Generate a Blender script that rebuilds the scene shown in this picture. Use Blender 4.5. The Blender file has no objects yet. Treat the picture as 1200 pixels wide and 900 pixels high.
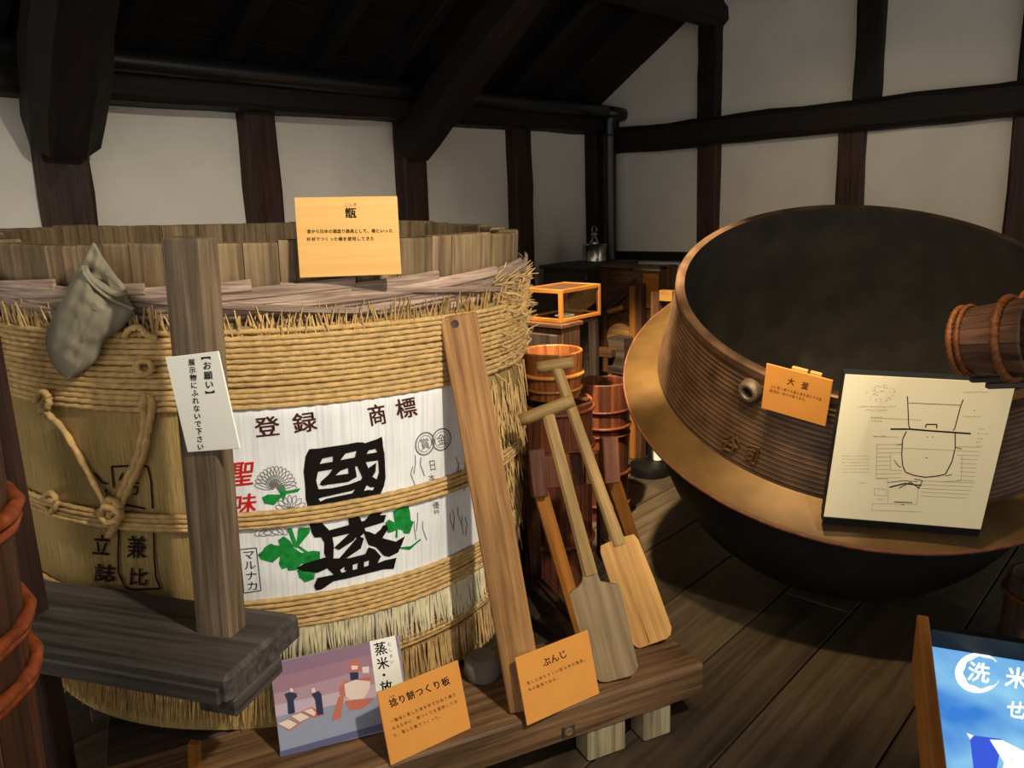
import bpy, bmesh, math, random
from mathutils import Vector, Matrix
from mathutils.geometry import tessellate_polygon

random.seed(7)
V = Vector
S = bpy.context.scene
COL = S.collection

# ------------------------------------------------------------------ camera
FPX, PITCH, ROLL, YAW, EYE = 933.74, .22325, -.03518, .74219, 1.62
fw = V((-math.sin(YAW)*math.cos(PITCH), math.cos(YAW)*math.cos(PITCH), -math.sin(PITCH)))
_r = fw.cross(V((0, 0, 1))).normalized(); _u = _r.cross(fw)
RT = math.cos(ROLL)*_r + math.sin(ROLL)*_u
UP = -math.sin(ROLL)*_r + math.cos(ROLL)*_u
O = V((0, 0, EYE))
cd = bpy.data.cameras.new('camera'); cam = bpy.data.objects.new('camera', cd); COL.objects.link(cam)
cd.sensor_width = 36; cd.lens = FPX/1200*36; cd.clip_start = .05
cam.matrix_world = Matrix(((RT.x, UP.x, -fw.x, O.x), (RT.y, UP.y, -fw.y, O.y), (RT.z, UP.z, -fw.z, O.z), (0, 0, 0, 1)))
S.camera = cam

# ------------------------------------------------------------------ world, lights, exposure
S.view_settings.view_transform = 'Standard'; S.view_settings.look = 'None'
S.view_settings.gamma = 1; S.view_settings.exposure = 0.0; S.view_settings.use_curve_mapping = False
w = bpy.data.worlds.new('world'); S.world = w; w.use_nodes = True
w.node_tree.nodes['Background'].inputs[0].default_value = (1.0, .955, .89, 1)
w.node_tree.nodes['Background'].inputs[1].default_value = 1.1

def spot(name, loc, tgt, power, col, angle=70, blend=.6, size=.06):
    l = bpy.data.lights.new(name, 'SPOT'); l.energy = power; l.color = col
    l.spot_size = math.radians(angle); l.spot_blend = blend; l.shadow_soft_size = size
    o = bpy.data.objects.new(name, l); COL.objects.link(o); o.location = loc
    o.rotation_euler = (V(tgt)-V(loc)).to_track_quat('-Z', 'Y').to_euler(); return o
WARM = (1.0, .74, .42); HAL = (1.0, .86, .66)
spot('spotlight_tub', (.55, 1.0, 2.75), (-1.95, 1.55, .95), 330, (1, .90, .74), 62, .7)
spot('spotlight_kettle', (-.75, 1.35, 3.0), (-1.1, 2.9, .8), 280, (1, .75, .42), 48, .7)
spot('gable_fill', (-.75, .4, 2.6), (-1.45, 4.2, 1.0), 150, (1, .78, .5), 44, .8)  # added unseen fill spot, warms and brightens the lower gable wall
spot('spotlight_corner', (-1.8, 2.15, 2.85), (-2.32, 3.62, .1), 1050, (1, .80, .52), 41, .4, .05)

# ------------------------------------------------------------------ helpers
def ray(x, y): return fw + RT*((x-600)/FPX) + UP*((450-y)/FPX)
def at(x, y, d): return O + ray(x, y)*d
def onz(x, y, z): d = ray(x, y); return O + d*((z-EYE)/d.z)
def onx(x, y, X): d = ray(x, y); return O + d*(X/d.x)
def ony(x, y, Y): d = ray(x, y); return O + d*(Y/d.y)
def onplane(x, y, P, n):
    d = ray(x, y); return O + d*((P-O).dot(n)/d.dot(n))

def lin(h):
    h = h.lstrip('#'); r = []
    for i in (0, 2, 4):
        c = int(h[i:i+2], 16)/255; r.append(c/12.92 if c <= .04045 else ((c+.055)/1.055)**2.4)
    return (*r, 1)

def newmat(name):
    m = bpy.data.materials.new(name); m.use_nodes = True
    nt = m.node_tree; return m, nt, nt.nodes['Principled BSDF']
def setspec(b, v):
    if 'Specular IOR Level' in b.inputs: b.inputs['Specular IOR Level'].default_value = v
def plain(name, col, rough=.6, metal=0, emit=0, spec=.4, noise=0, nscale=30, bump=0, alpha=1, trans=0):
    m, nt, b = newmat(name); c = lin(col)
    b.inputs['Base Color'].default_value = c; b.inputs['Roughness'].default_value = rough
    b.inputs['Metallic'].default_value = metal; setspec(b, spec)
    b.inputs['Transmission Weight'].default_value = trans
    if emit: b.inputs['Emission Color'].default_value = c; b.inputs['Emission Strength'].default_value = emit
    if noise or bump:
        tc = nt.nodes.new('ShaderNodeTexCoord'); n = nt.nodes.new('ShaderNodeTexNoise')
        n.inputs['Scale'].default_value = nscale; n.inputs['Detail'].default_value = 5
        nt.links.new(tc.outputs['Object'], n.inputs['Vector'])
        if noise:
            r = nt.nodes.new('ShaderNodeValToRGB'); r.color_ramp.elements[0].position = .3; r.color_ramp.elements[1].position = .7
            r.color_ramp.elements[0].color = (*[x*(1-noise) for x in c[:3]], 1)
            r.color_ramp.elements[1].color = (*[min(1, x*(1+noise)) for x in c[:3]], 1)
            nt.links.new(n.outputs['Fac'], r.inputs['Fac']); nt.links.new(r.outputs['Color'], b.inputs['Base Color'])
        if bump:
            bp = nt.nodes.new('ShaderNodeBump'); bp.inputs['Strength'].default_value = bump; bp.inputs['Distance'].default_value = .01
            nt.links.new(n.outputs['Fac'], bp.inputs['Height']); nt.links.new(bp.outputs['Normal'], b.inputs['Normal'])
    return m
def wood(name, dark, light, axis='X', scale=1., rough=.6, bump=.25, var=.3, spec=.3, along=.9, blot=.35, coord='Object', sc3=None):
    """grain running along one local axis; each object gets its own offset and tone"""
    m, nt, b = newmat(name); N = nt.nodes.new; L = nt.links.new
    tc = N('ShaderNodeTexCoord'); oi = N('ShaderNodeObjectInfo')
    mu = N('ShaderNodeMath'); mu.operation = 'MULTIPLY'; mu.inputs[1].default_value = 37.
    L(oi.outputs['Random'], mu.inputs[0])
    ad = N('ShaderNodeVectorMath'); ad.operation = 'ADD'; L(tc.outputs[coord], ad.inputs[0]); L(mu.outputs[0], ad.inputs[1])
    mp = N('ShaderNodeMapping'); sc = [22*scale]*3; sc['XYZ'.index(axis)] = along*scale; sc = sc3 or sc
    mp.inputs['Scale'].default_value = sc; L(ad.outputs[0], mp.inputs[0])
    n1 = N('ShaderNodeTexNoise'); n1.inputs['Scale'].default_value = 2.2; n1.inputs['Detail'].default_value = 7
    n1.inputs['Roughness'].default_value = .65; n1.inputs['Distortion'].default_value = .4; L(mp.outputs[0], n1.inputs['Vector'])
    r = N('ShaderNodeValToRGB'); r.color_ramp.elements[0].position = .34; r.color_ramp.elements[1].position = .68
    r.color_ramp.elements[0].color = lin(dark); r.color_ramp.elements[1].color = lin(light)
    L(n1.outputs['Fac'], r.inputs['Fac'])
    n2 = N('ShaderNodeTexNoise'); n2.inputs['Scale'].default_value = 3.*scale; n2.inputs['Detail'].default_value = 3; L(ad.outputs[0], n2.inputs['Vector'])
    mr = N('ShaderNodeMapRange'); mr.inputs[1].default_value = .3; mr.inputs[2].default_value = .7
    mr.inputs[3].default_value = 1-blot; mr.inputs[4].default_value = 1+blot*.4; L(n2.outputs['Fac'], mr.inputs[0])
    mv = N('ShaderNodeMapRange'); mv.inputs[3].default_value = 1-var; mv.inputs[4].default_value = 1+var*.5; L(oi.outputs['Random'], mv.inputs[0])
    mm = N('ShaderNodeMath'); mm.operation = 'MULTIPLY'; L(mr.outputs[0], mm.inputs[0]); L(mv.outputs[0], mm.inputs[1])
    vm = N('ShaderNodeVectorMath'); vm.operation = 'SCALE'; L(r.outputs['Color'], vm.inputs[0]); L(mm.outputs[0], vm.inputs['Scale'])
    L(vm.outputs[0], b.inputs['Base Color']); b.inputs['Roughness'].default_value = rough; setspec(b, spec)
    bp = N('ShaderNodeBump'); bp.inputs['Strength'].default_value = bump; bp.inputs['Distance'].default_value = .006
    L(n1.outputs['Fac'], bp.inputs['Height']); L(bp.outputs['Normal'], b.inputs['Normal'])
    return m

WM = {}
def link(o, parent=None, M=None):
    COL.objects.link(o); M = M or Matrix()
    WM[o.name] = M
    if parent is not None:
        o.parent = parent; o.matrix_basis = WM[parent.name].inverted() @ M
    else: o.matrix_basis = M
    return o
def tag(o, label=None, cat=None, group=None, kind=None):
    if label: o['label'] = label
    if cat: o['category'] = cat
    if group: o['group'] = group
    if kind: o['kind'] = kind
    return o
def empty(name, loc=(0, 0, 0), label=None, cat=None, group=None):
    o = bpy.data.objects.new(name, None); o.empty_display_size = .05
    link(o, None, Matrix.Translation(V(loc))); return tag(o, label, cat, group)
def mobj(name, vs, fs, mat, parent=None, M=None, smooth=False, uvs=None):
    me = bpy.data.meshes.new(name); me.from_pydata([tuple(v) for v in vs], [], fs)
    if smooth: me.polygons.foreach_set('use_smooth', [True]*len(me.polygons))
    if uvs:
        l = me.uv_layers.new(name='UVMap')
        for lp in me.loops: l.data[lp.index].uv = uvs[lp.vertex_index]
    me.materials.append(mat); me.update()
    return link(bpy.data.objects.new(name, me), parent, M)
def dupe(src, parent, M):
    """another object sharing the mesh"""
    o = bpy.data.objects.new(src.name.split('.')[0], src.data); return link(o, parent, M)
def frameM(origin, X, Zh):
    X = V(X).normalized(); Z = V(Zh); Z = (Z - X*Z.dot(X)).normalized(); Y = Z.cross(X)
    return Matrix(((X.x, Y.x, Z.x, origin[0]), (X.y, Y.y, Z.y, origin[1]), (X.z, Y.z, Z.z, origin[2]), (0, 0, 0, 1)))
def axisM(origin, Z, Xh=(1, 0, 0)):
    Z = V(Z).normalized(); X = V(Xh); X = (X - Z*X.dot(Z)).normalized(); Y = Z.cross(X)
    return Matrix(((X.x, Y.x, Z.x, origin[0]), (X.y, Y.y, Z.y, origin[1]), (X.z, Y.z, Z.z, origin[2]), (0, 0, 0, 1)))

def boxobj(name, M, sx, sy, sz, mat, parent=None, bev=.004):
    bm = bmesh.new(); bmesh.ops.create_cube(bm, size=1)
    for v in bm.verts: v.co = V((v.co.x*sx, v.co.y*sy, v.co.z*sz))
    if bev: bmesh.ops.bevel(bm, geom=bm.edges[:], offset=min(bev, .3*min(sx, sy, sz)), segments=1, affect='EDGES', profile=.5)
    me = bpy.data.meshes.new(name); bm.to_mesh(me); bm.free(); me.materials.append(mat)
    return link(bpy.data.objects.new(name, me), parent, M)
def plank(name, P0, P1, wd, th, up, mat, parent=None, bev=.004):
    P0, P1 = V(P0), V(P1)
    return boxobj(name, frameM((P0+P1)/2, P1-P0, up), (P1-P0).length, wd, th, mat, parent, bev)
def aabox(name, lo, hi, mat, parent=None, bev=.004, axis='X'):
    """box given by two opposite corners; local X runs along the chosen world axis so that grain follows it"""
    lo, hi = V(lo), V(hi); c = (lo+hi)/2; s = hi-lo
    if axis == 'X': return boxobj(name, Matrix.Translation(c), s.x, s.y, s.z, mat, parent, bev)
    if axis == 'Y': return boxobj(name, frameM(c, (0, 1, 0), (0, 0, 1)), s.y, s.x, s.z, mat, parent, bev)
    return boxobj(name, frameM(c, (0, 0, 1), (0, -1, 0)), s.z, s.x, s.y, mat, parent, bev)
def sweep(name, pts, sec, mat, parent=None, smooth=False, jit=0, up=(0, 0, 1), M0=None):
    """closed cross-section sec(t)->[(y,z)..] along a path of world points; object origin at the first point, X along the path"""
    pts = [V(p) for p in pts]; M = frameM(pts[0], pts[-1]-pts[0], up); Mi = M.inverted(); vs = []; fs = []; n = len(pts); k = None
    for i, p in enumerate(pts):
        d = (pts[min(i+1, n-1)]-pts[max(i-1, 0)]); F = frameM(p, d, up); s = sec(i/(n-1)); k = len(s)
        for (y, z) in s:
            q = V((0, y+random.uniform(-jit, jit), z+random.uniform(-jit, jit))); vs.append(Mi @ (F @ q))
    for i in range(n-1):
        for j in range(k):
            a = i*k+j; b = i*k+(j+1) % k; fs.append((a, b, b+k, a+k))
    fs.append(tuple(range(k))[::-1]); fs.append(tuple((n-1)*k+j for j in range(k)))
    return mobj(name, vs, fs, mat, parent, M, smooth)
def rectsec(wd, th, c=.12):
    a, b = wd/2, th/2; e = min(wd, th)*c
    return [(-a+e, -b), (a-e, -b), (a, -b+e), (a, b-e), (a-e, b), (-a+e, b), (-a, b-e), (-a, -b+e)]
def circ(ry, rz=None, n=12, ph=0):
    rz = rz or ry; return [(ry*math.cos(2*math.pi*i/n+ph), rz*math.sin(2*math.pi*i/n+ph)) for i in range(n)]
def timber(name, P0, P1, wd, th, up, mat, parent=None, seg=8, jit=.004, c=.12):
    P0, P1 = V(P0), V(P1); return sweep(name, [P0.lerp(P1, i/seg) for i in range(seg+1)], lambda t: rectsec(wd, th, c), mat, parent, False, jit, up)
def smoothpath(pts, n=8):
    pts = [V(p) for p in pts]; P = [pts[0]*2-pts[1]]+pts+[pts[-1]*2-pts[-2]]; out = []
    for i in range(1, len(P)-2):
        for k in range(n):
            t = k/n; a, b, c, d = P[i-1:i+3]
            out.append(.5*((2*b)+(c-a)*t+(2*a-5*b+4*c-d)*t*t+(3*b-3*c+d-a)*t**3))
    out.append(pts[-1]); return out
def tube(name, pts, r, mat, parent=None, n=10, smooth=True, up=(0, 0, 1)):
    return sweep(name, pts, lambda t: circ(r, n=n), mat, parent, smooth, 0, up)
def lathe(name, prof, M, mat, parent=None, seg=64, smooth=True, closed=False, uv=False):
    vs = []; fs = []; uvs = []; k = len(prof)
    for i in range(seg):
        a = 2*math.pi*i/seg
        for (r, z) in prof: vs.append((r*math.cos(a), r*math.sin(a), z)); uvs.append((a, z))
    for i in range(seg):
        for j in range(k if closed else k-1):
            a = i*k+j; b = i*k+(j+1) % k; c = ((i+1) % seg)*k
            fs.append((a, c+j, c+(j+1) % k, b))
    o = mobj(name, vs, fs, mat, parent, M, smooth)
    if smooth:
        bm = bmesh.new(); bm.from_mesh(o.data); bmesh.ops.remove_doubles(bm, verts=bm.verts, dist=1e-6)
        for e in bm.edges:
            if len(e.link_faces) == 2 and e.calc_face_angle(0) > .7: e.smooth = False
        bmesh.ops.recalc_face_normals(bm, faces=bm.faces); bm.to_mesh(o.data); bm.free()
    return o
def ringrope(name, R, z, r, M, mat, parent=None, seg=240, n=8, twist=60, lobe=.25, wob=0):
    """a hoop of twisted rope or split bamboo around local Z"""
    vs = []; fs = []
    for i in range(seg):
        a = 2*math.pi*i/seg; rr_ = R+wob*math.sin(3*a+z*40); zz = z+wob*math.sin(2*a+1)
        for j in range(n):
            b = 2*math.pi*j/n; q = r*(1+lobe*math.cos(2*b+twist*a))
            vs.append(((rr_+q*math.cos(b))*math.cos(a), (rr_+q*math.cos(b))*math.sin(a), zz+q*math.sin(b)))
    for i in range(seg):
        for j in range(n): fs.append((i*n+j, ((i+1) % seg)*n+j, ((i+1) % seg)*n+(j+1) % n, i*n+(j+1) % n))
    return mobj(name, vs, fs, mat, parent, M, True)

# ---- lettering: glyph outlines come from Blender's own built-in font
CH = sorted(set('甑こしき昔から日本の酒造り器具として、桶といった杉材でつくを使用してきた【お願い】展示物にふれないで下さい捻り餅つくり板一般米上蒸したを手でひね様子みるためにる。ぶんじ蒸し米すくい取木のさ大釜湯沸かす直径約洗米蒸米・放むしまい登録商標聖味株式会社マルナカ日本優勝立誌万兼比谷司吟醸金賞あ置量せもち'))
_tmp = []
for bold in (0,):
    for c in CH:
        cu = bpy.data.curves.new('g', 'FONT'); cu.body = c; cu.resolution_u = 2; cu.offset = bold
        o = bpy.data.objects.new('g', cu); COL.objects.link(o); _tmp.append((c, bool(bold), o))
bpy.context.view_layer.update()
GL = {}
for c, bold, o in _tmp:
    me = bpy.data.meshes.new_from_object(o); me.calc_loop_triangles()
    GL[c, bold] = ([(v.co.x-.5, v.co.y-.38) for v in me.vertices], [tuple(t.vertices) for t in me.loop_triangles])
    cu = o.data; bpy.data.objects.remove(o); bpy.data.curves.remove(cu); bpy.data.meshes.remove(me)

class Print:
    """flat print traced on a surface: triangles in photo pixels, carried onto the real surface by surf(x,y)"""
    def __init__(s, surf, maxpx=18): s.T = []; s.surf = surf; s.mx = maxpx; s.C = [0]
    def cut(s): s.C.append(len(s.T))
    def tri(s, a, b, c, d=0):
        e = [(math.dist(a, b), 0), (math.dist(b, c), 1), (math.dist(c, a), 2)]; L, i = max(e)
        if L > s.mx and d < 9:
            if i == 0: m = ((a[0]+b[0])/2, (a[1]+b[1])/2); s.tri(a, m, c, d+1); s.tri(m, b, c, d+1)
            elif i == 1: m = ((c[0]+b[0])/2, (c[1]+b[1])/2); s.tri(a, b, m, d+1); s.tri(a, m, c, d+1)
            else: m = ((a[0]+c[0])/2, (a[1]+c[1])/2); s.tri(a, b, m, d+1); s.tri(m, b, c, d+1)
        else: s.T.append((a, b, c))
    def poly(s, *loops, org=(0, 0), k=1.):
        L = [[V((org[0]+x/k, org[1]+y/k, 0)) for x, y in l] for l in loops]; F = [p for l in L for p in l]
        for t in tessellate_polygon(L): s.tri(*[tuple(F[i][:2]) for i in t])
        return s
    def glyph(s, ch, cx, cy, wd, ht=None, rot=0, bold=False, shear=0):
        ht = ht or wd; vs, ts = GL[ch, False]; ca, sa = math.cos(math.radians(rot)), math.sin(math.radians(rot))
        for bx, by in (((-.016, -.012), (.016, -.012), (-.016, .012), (.016, .012)) if bold else ((0, 0),)):
            q = []
            for (u, v) in vs:
                x = (u+bx)*wd; y = -(v+by)*ht; x += shear*y; q.append((cx+x*ca-y*sa, cy+x*sa+y*ca))
            for t in ts: s.tri(*[q[i] for i in t])
    def text(s, str_, x0, y0, dx, dy, wd, ht=None, rot=0, bold=False, shear=0):
        for i, c in enumerate(str_): s.glyph(c, x0+dx*i, y0+dy*i, wd, ht, rot, bold, shear)
    def line(s, pts, wpx, closed=False, org=(0, 0), k=1.):
        P = [(org[0]+x/k, org[1]+y/k) for x, y in pts]
        if closed: P.append(P[0])
        for a, b in zip(P, P[1:]):
            L = math.dist(a, b) or 1e-6; nx, ny = -(b[1]-a[1])/L*wpx/2, (b[0]-a[0])/L*wpx/2
            s.tri((a[0]+nx, a[1]+ny), (b[0]+nx, b[1]+ny), (b[0]-nx, b[1]-ny)); s.tri((a[0]+nx, a[1]+ny), (b[0]-nx, b[1]-ny), (a[0]-nx, a[1]-ny))
    def ell(s, cx, cy, rx, ry, rot=0, n=20):
        ca, sa = math.cos(math.radians(rot)), math.sin(math.radians(rot))
        return [(cx+rx*math.cos(6.2832*i/n)*ca-ry*math.sin(6.2832*i/n)*sa, cy+rx*math.cos(6.2832*i/n)*sa+ry*math.sin(6.2832*i/n)*ca) for i in range(n)]
    def split(s, name, mat, parent, label=None):
        """one object for every piece marked off with cut()"""
        C = sorted(set(s.C+[len(s.T)])); T = s.T; out = []
        for a, b in zip(C, C[1:]): s.T = T[a:b]; out.append(s.build(name, mat, parent, label, None))
        s.T = T; return out
    def build(s, name, mat, parent, label=None, kind='stuff'):
        ix = {}; vs = []; fs = []
        for t in s.T:
            f = []
            for p in t:
                key = (round(p[0], 2), round(p[1], 2))
                if key not in ix:
                    q = s.surf(*p)
                    if q is None: f = None; break
                    ix[key] = len(vs); vs.append(q)
                f.append(ix[key])
            if f and len(set(f)) == 3: fs.append(tuple(f))
        return tag(mobj(name, vs, fs, mat, parent), label, kind=kind)

# ------------------------------------------------------------------ materials
M_ = {}
M_['plaster'] = plain('plaster', '#d2ccbf', .9, noise=.06, nscale=4, bump=.12)
M_['black_timber'] = wood('black_timber', '#0a0706', '#241811', rough=.7, bump=.5, var=.2)
M_['brown_post'] = wood('brown_post', '#1c0f0b', '#452a20', rough=.6, bump=.5, var=.2)
M_['roof'] = wood('roof', '#080605', '#1e1611', rough=.8, bump=.4, var=.4)
M_['floor'] = wood('floor', '#3c3124', '#5c4e3c', rough=.45, bump=.2, var=.25, spec=.4, scale=.6)
M_['pipe'] = plain('pipe', '#141414', .35, spec=.5)
M_['stave'] = wood('stave', '#624c36', '#a88e68', axis='Z', rough=.75, bump=.4, var=.25, scale=.8)
M_['bamboo'] = wood('bamboo', '#806252', '#d2b8a2', rough=.6, bump=.3, var=.35, sc3=(2.2, 2.2, 60), blot=.3)
M_['grey_wood'] = wood('grey_wood', '#54483a', '#a08a6c', rough=.75, bump=.4, var=.1, scale=.8)
M_['dark_wood'] = wood('dark_wood', '#221a14', '#54453a', rough=.6, bump=.4, var=.15, scale=.7)
M_['shelf_wood'] = wood('shelf_wood', '#282420', '#57504a', rough=.65, bump=.4, var=.1, scale=.7)
M_['post_wood'] = wood('post_wood', '#4a3a2b', '#8f7a60', rough=.7, bump=.45, var=.1, scale=.8)
M_['plank'] = wood('plank', '#78522e', '#b88852', rough=.6, bump=.35, var=.1, scale=.9)
M_['pale_wood'] = wood('pale_wood', '#b07c3c', '#d8a75e', rough=.55, bump=.15, var=.1, scale=.8)
M_['shovel_grey'] = wood('shovel_grey', '#7a6446', '#a38a66', rough=.65, bump=.2, var=.1, scale=.8)
M_['handle'] = wood('handle', '#85663a', '#b3925c', rough=.6, bump=.25, var=.1, scale=1)
M_['red_wood'] = wood('red_wood', '#3f1f12', '#7c4328', axis='Z', rough=.55, bump=.3, var=.35)
M_['dark_hoop'] = wood('dark_hoop', '#4a2012', '#7d3f22', axis='Z', rough=.5, bump=.3, var=.2, along=6)
M_['red_hoop'] = wood('red_hoop', '#7d3518', '#b65c30', axis='Z', rough=.5, bump=.3, var=.2, along=6)
M_['brown_stave'] = wood('brown_stave', '#3d2416', '#74492e', axis='Z', rough=.6, bump=.35, var=.3)
M_['brown_wood'] = wood('brown_wood', '#3a2416', '#6e4a2e', rough=.55, bump=.3, var=.35)
M_['red_plank'] = wood('red_plank', '#4e2b1c', '#845034', rough=.55, bump=.3, var=.2)
M_['orange_wood'] = wood('orange_wood', '#8a5423', '#b9772f', rough=.5, bump=.2, var=.25)
M_['sign'] = wood('sign', '#cf9c50', '#dfb06a', rough=.55, bump=.05, var=.05, scale=.6, blot=.08)
M_['card'] = plain('card', '#d08c3c', .65, noise=.05, nscale=12)
M_['white'] = plain('white_card', '#ece9dc', .7)
M_['panel'] = plain('panel_paper', '#efe6c4', .6)
M_['ink'] = plain('ink', '#17120f', .7, spec=.1)
M_['brown_ink'] = plain('brown_ink', '#4a2420', .7, spec=.1)
M_['grey_ink'] = plain('grey_ink', '#73706c', .8, spec=.1)
M_['mat_ink'] = plain('mat_ink', '#2a1a16', .8, spec=.1)
M_['red_ink'] = plain('red_ink', '#c62620', .7, spec=.1)
M_['green_ink'] = plain('green_ink', '#1c8236', .7, spec=.1, noise=.3, nscale=60)
M_['rope'] = plain('rope', '#bf9c64', .85, noise=.25, nscale=45, bump=.3)
M_['straw'] = plain('straw', '#c3a068', .85, noise=.35, nscale=30)
M_['cloth'] = plain('cloth', '#857d66', .95, noise=.22, nscale=9, bump=.25)
M_['iron'] = plain('iron', '#1d1b19', .62, metal=.3, noise=.4, nscale=5, bump=.25)
M_['iron_in'] = plain('iron_inside', '#2b2722', .8, noise=.4, nscale=7, bump=.35)
M_['bronze'] = plain('bronze', '#5a4330', .4, metal=.4, noise=.4, nscale=12, bump=.2)
M_['brass'] = plain('brass', '#5f4623', .45, metal=.45, noise=.38, nscale=5, bump=.15)
M_['lug'] = plain('lug', '#6a5a48', .55, metal=.3, noise=.2)
M_['emblem'] = plain('emblem', '#6b4c28', .5, metal=.4)
M_['silver'] = plain('silver', '#b9b6ac', .25, metal=1)
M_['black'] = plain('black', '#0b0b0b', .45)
M_['glass'] = plain('glass', '#ffffff', .03, trans=1)
M_['stone'] = plain('stone', '#78726a', .85, noise=.2, nscale=14, bump=.3)

def uvfibre(name, cols, su, sv, rough=.9, bump=.5, blot=(.8, 1.1), bscale=3):
    """fibres that run up the wall of the tub: UV = (arc length, height)"""
    m, nt, b = newmat(name); N = nt.nodes.new; L = nt.links.new
    tc = N('ShaderNodeTexCoord'); mp = N('ShaderNodeMapping'); mp.inputs['Scale'].default_value = (su, sv, 1); L(tc.outputs['UV'], mp.inputs[0])
    n = N('ShaderNodeTexNoise'); n.inputs['Scale'].default_value = 1; n.inputs['Detail'].default_value = 6; n.inputs['Roughness'].default_value = .7
    L(mp.outputs[0], n.inputs['Vector'])
    r = N('ShaderNodeValToRGB'); els = r.color_ramp.elements; els[0].position = .32; els[1].position = .68
    els[0].color = lin(cols[0]); els[1].color = lin(cols[-1])
    for i, c in enumerate(cols[1:-1]): e = els.new(.32+.36*(i+1)/(len(cols)-1)); e.color = lin(c)
    L(n.outputs['Fac'], r.inputs['Fac'])
    n2 = N('ShaderNodeTexNoise'); n2.inputs['Scale'].default_value = bscale; n2.inputs['Detail'].default_value = 4; L(tc.outputs['UV'], n2.inputs['Vector'])
    mr = N('ShaderNodeMapRange'); mr.inputs[1].default_value = .3; mr.inputs[2].default_value = .7; mr.inputs[3].default_value = blot[0]; mr.inputs[4].default_value = blot[1]
    L(n2.outputs['Fac'], mr.inputs[0])
    vm = N('ShaderNodeVectorMath'); vm.operation = 'SCALE'; L(r.outputs['Color'], vm.inputs[0]); L(mr.outputs[0], vm.inputs['Scale'])
    L(vm.outputs[0], b.inputs['Base Color']); b.inputs['Roughness'].default_value = rough; setspec(b, .15)
    bp = N('ShaderNodeBump'); bp.inputs['Strength'].default_value = bump; bp.inputs['Distance'].default_value = .004
    L(n.outputs['Fac'], bp.inputs['Height']); L(bp.outputs['Normal'], b.inputs['Normal']); return m
M_['mat'] = uvfibre('straw_mat', ['#867044', '#a38854', '#bda069'], 300, 9, bump=.35)
M_['labelcloth'] = uvfibre('label_sheet', ['#d4d5d2', '#eaebe9', '#f4f4f2'], 120, 3, .8, .15, (.86, 1.04), 5)

# ================================================================== STRUCTURE
WX, WY = -3.53, 4.877
floor = tag(aabox('floor', (WX-.1, -2.2, -.09), (3.2, WY+.1, -.035), M_['dark_wood'], bev=0), kind='structure')
x = WX+.02; edges = []
seams = [-3.5, -3.17, -2.86, -2.56, -2.262, -1.91, -1.575, -1.245, -.966, -.60, -.28, .05, .38, .7, 1.03, 1.37, 1.7, 2.05, 2.4, 2.75, 3.1]
for i in range(len(seams)-1):
    y = -2.1; k = 0
    cuts = sorted({3.15} if i == 5 else {random.uniform(.2, 1.6), random.uniform(2.9, 4.2)}) + [WY-.01]
    for c in cuts:
        a, b = seams[i]+.003, seams[i+1]-.003
        aabox('floorboard', (a, y+.002, -.035), (b, c-.002, random.uniform(-.002, 0)), M_['floor'], floor, .004, 'Y'); y = c

wl = tag(aabox('wall_left', (WX-.14, -2.2, -.09), (WX-.02, WY+.12, 2.35), M_['plaster'], bev=0), kind='structure')
for i, yy in enumerate((-1.46, -.55, .36, 1.235, 2.115, 3.055, 3.975)):
    wd = (.17, .15, .17, .19, .165, .165, .165)[i]
    timber('post', (WX+.01, yy, -.02), (WX+.01, yy, 2.15), .11, wd, (0, 1, 0), M_['brown_post'], wl, 10, .006)
timber('corner_post', (WX+.0, WY-.07, -.02), (WX+.0, WY-.07, 2.15), .15, .17, (0, 1, 0), M_['black_timber'], wl, 10, .004)
timber('wall_plate', (WX+.05, -2.2, 2.155), (WX+.05, WY, 2.155), .24, .165, (0, 0, 1), M_['black_timber'], wl, 24, .006)

def roofz(x): return 2.249+.645*(x+3.505)
RX = -.1; RZ = roofz(RX)
gv = [(WX-.02, WY, -.09), (3.2, WY, -.09), (3.2, WY, roofz(RX*2-3.2)+.07), (RX, WY, RZ+.07), (WX-.02, WY, roofz(WX-.02)+.07)]
gv += [(a, WY+.12, c) for a, b, c in gv]
wb = tag(mobj('wall_back', gv, [(0, 1, 2, 3, 4), (9, 8, 7, 6, 5), (0, 5, 6, 1), (1, 6, 7, 2), (2, 7, 8, 3), (3, 8, 9, 4), (4, 9, 5, 0)], M_['plaster']), kind='structure')
for i, xx in enumerate((-2.645, -1.71, -.865, .05, .96, 1.87)):
    timber('post', (xx+.01, WY-.01, -.02), (xx-.03*(i == 1)+.0, WY-.01, 2.0), .145, .10, (0, 1, 0), M_['brown_post'], wb, 10, .005)
    timber('upper_post', (xx+.045*(i == 1), WY-.02, 2.05), (xx+.045*(i == 1), WY-.02, min(roofz(xx), roofz(2*RX-xx))+.05), .14, .12, (0, 1, 0), M_['black_timber'], wb, 10, .004)
gp = [(WX+.05, WY-.05, 2.02), (-2.9, WY-.06, 2.015), (-2.2, WY-.06, 2.03), (-1.4, WY-.06, 2.035), (-.6, WY-.06, 2.04), (.6, WY-.06, 2.05), (3.2, WY-.06, 2.04)]
sweep('cross_beam', smoothpath(gp, 4), lambda t: rectsec(.14, .17, .2), M_['black_timber'], wb, jit=.005)
timber('rail', (WX+.05, WY-.02, 1.225), (3.2, WY-.02, 1.225), .08, .06, (0, 0, 1), M_['black_timber'], wb, 12, .003)

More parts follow.
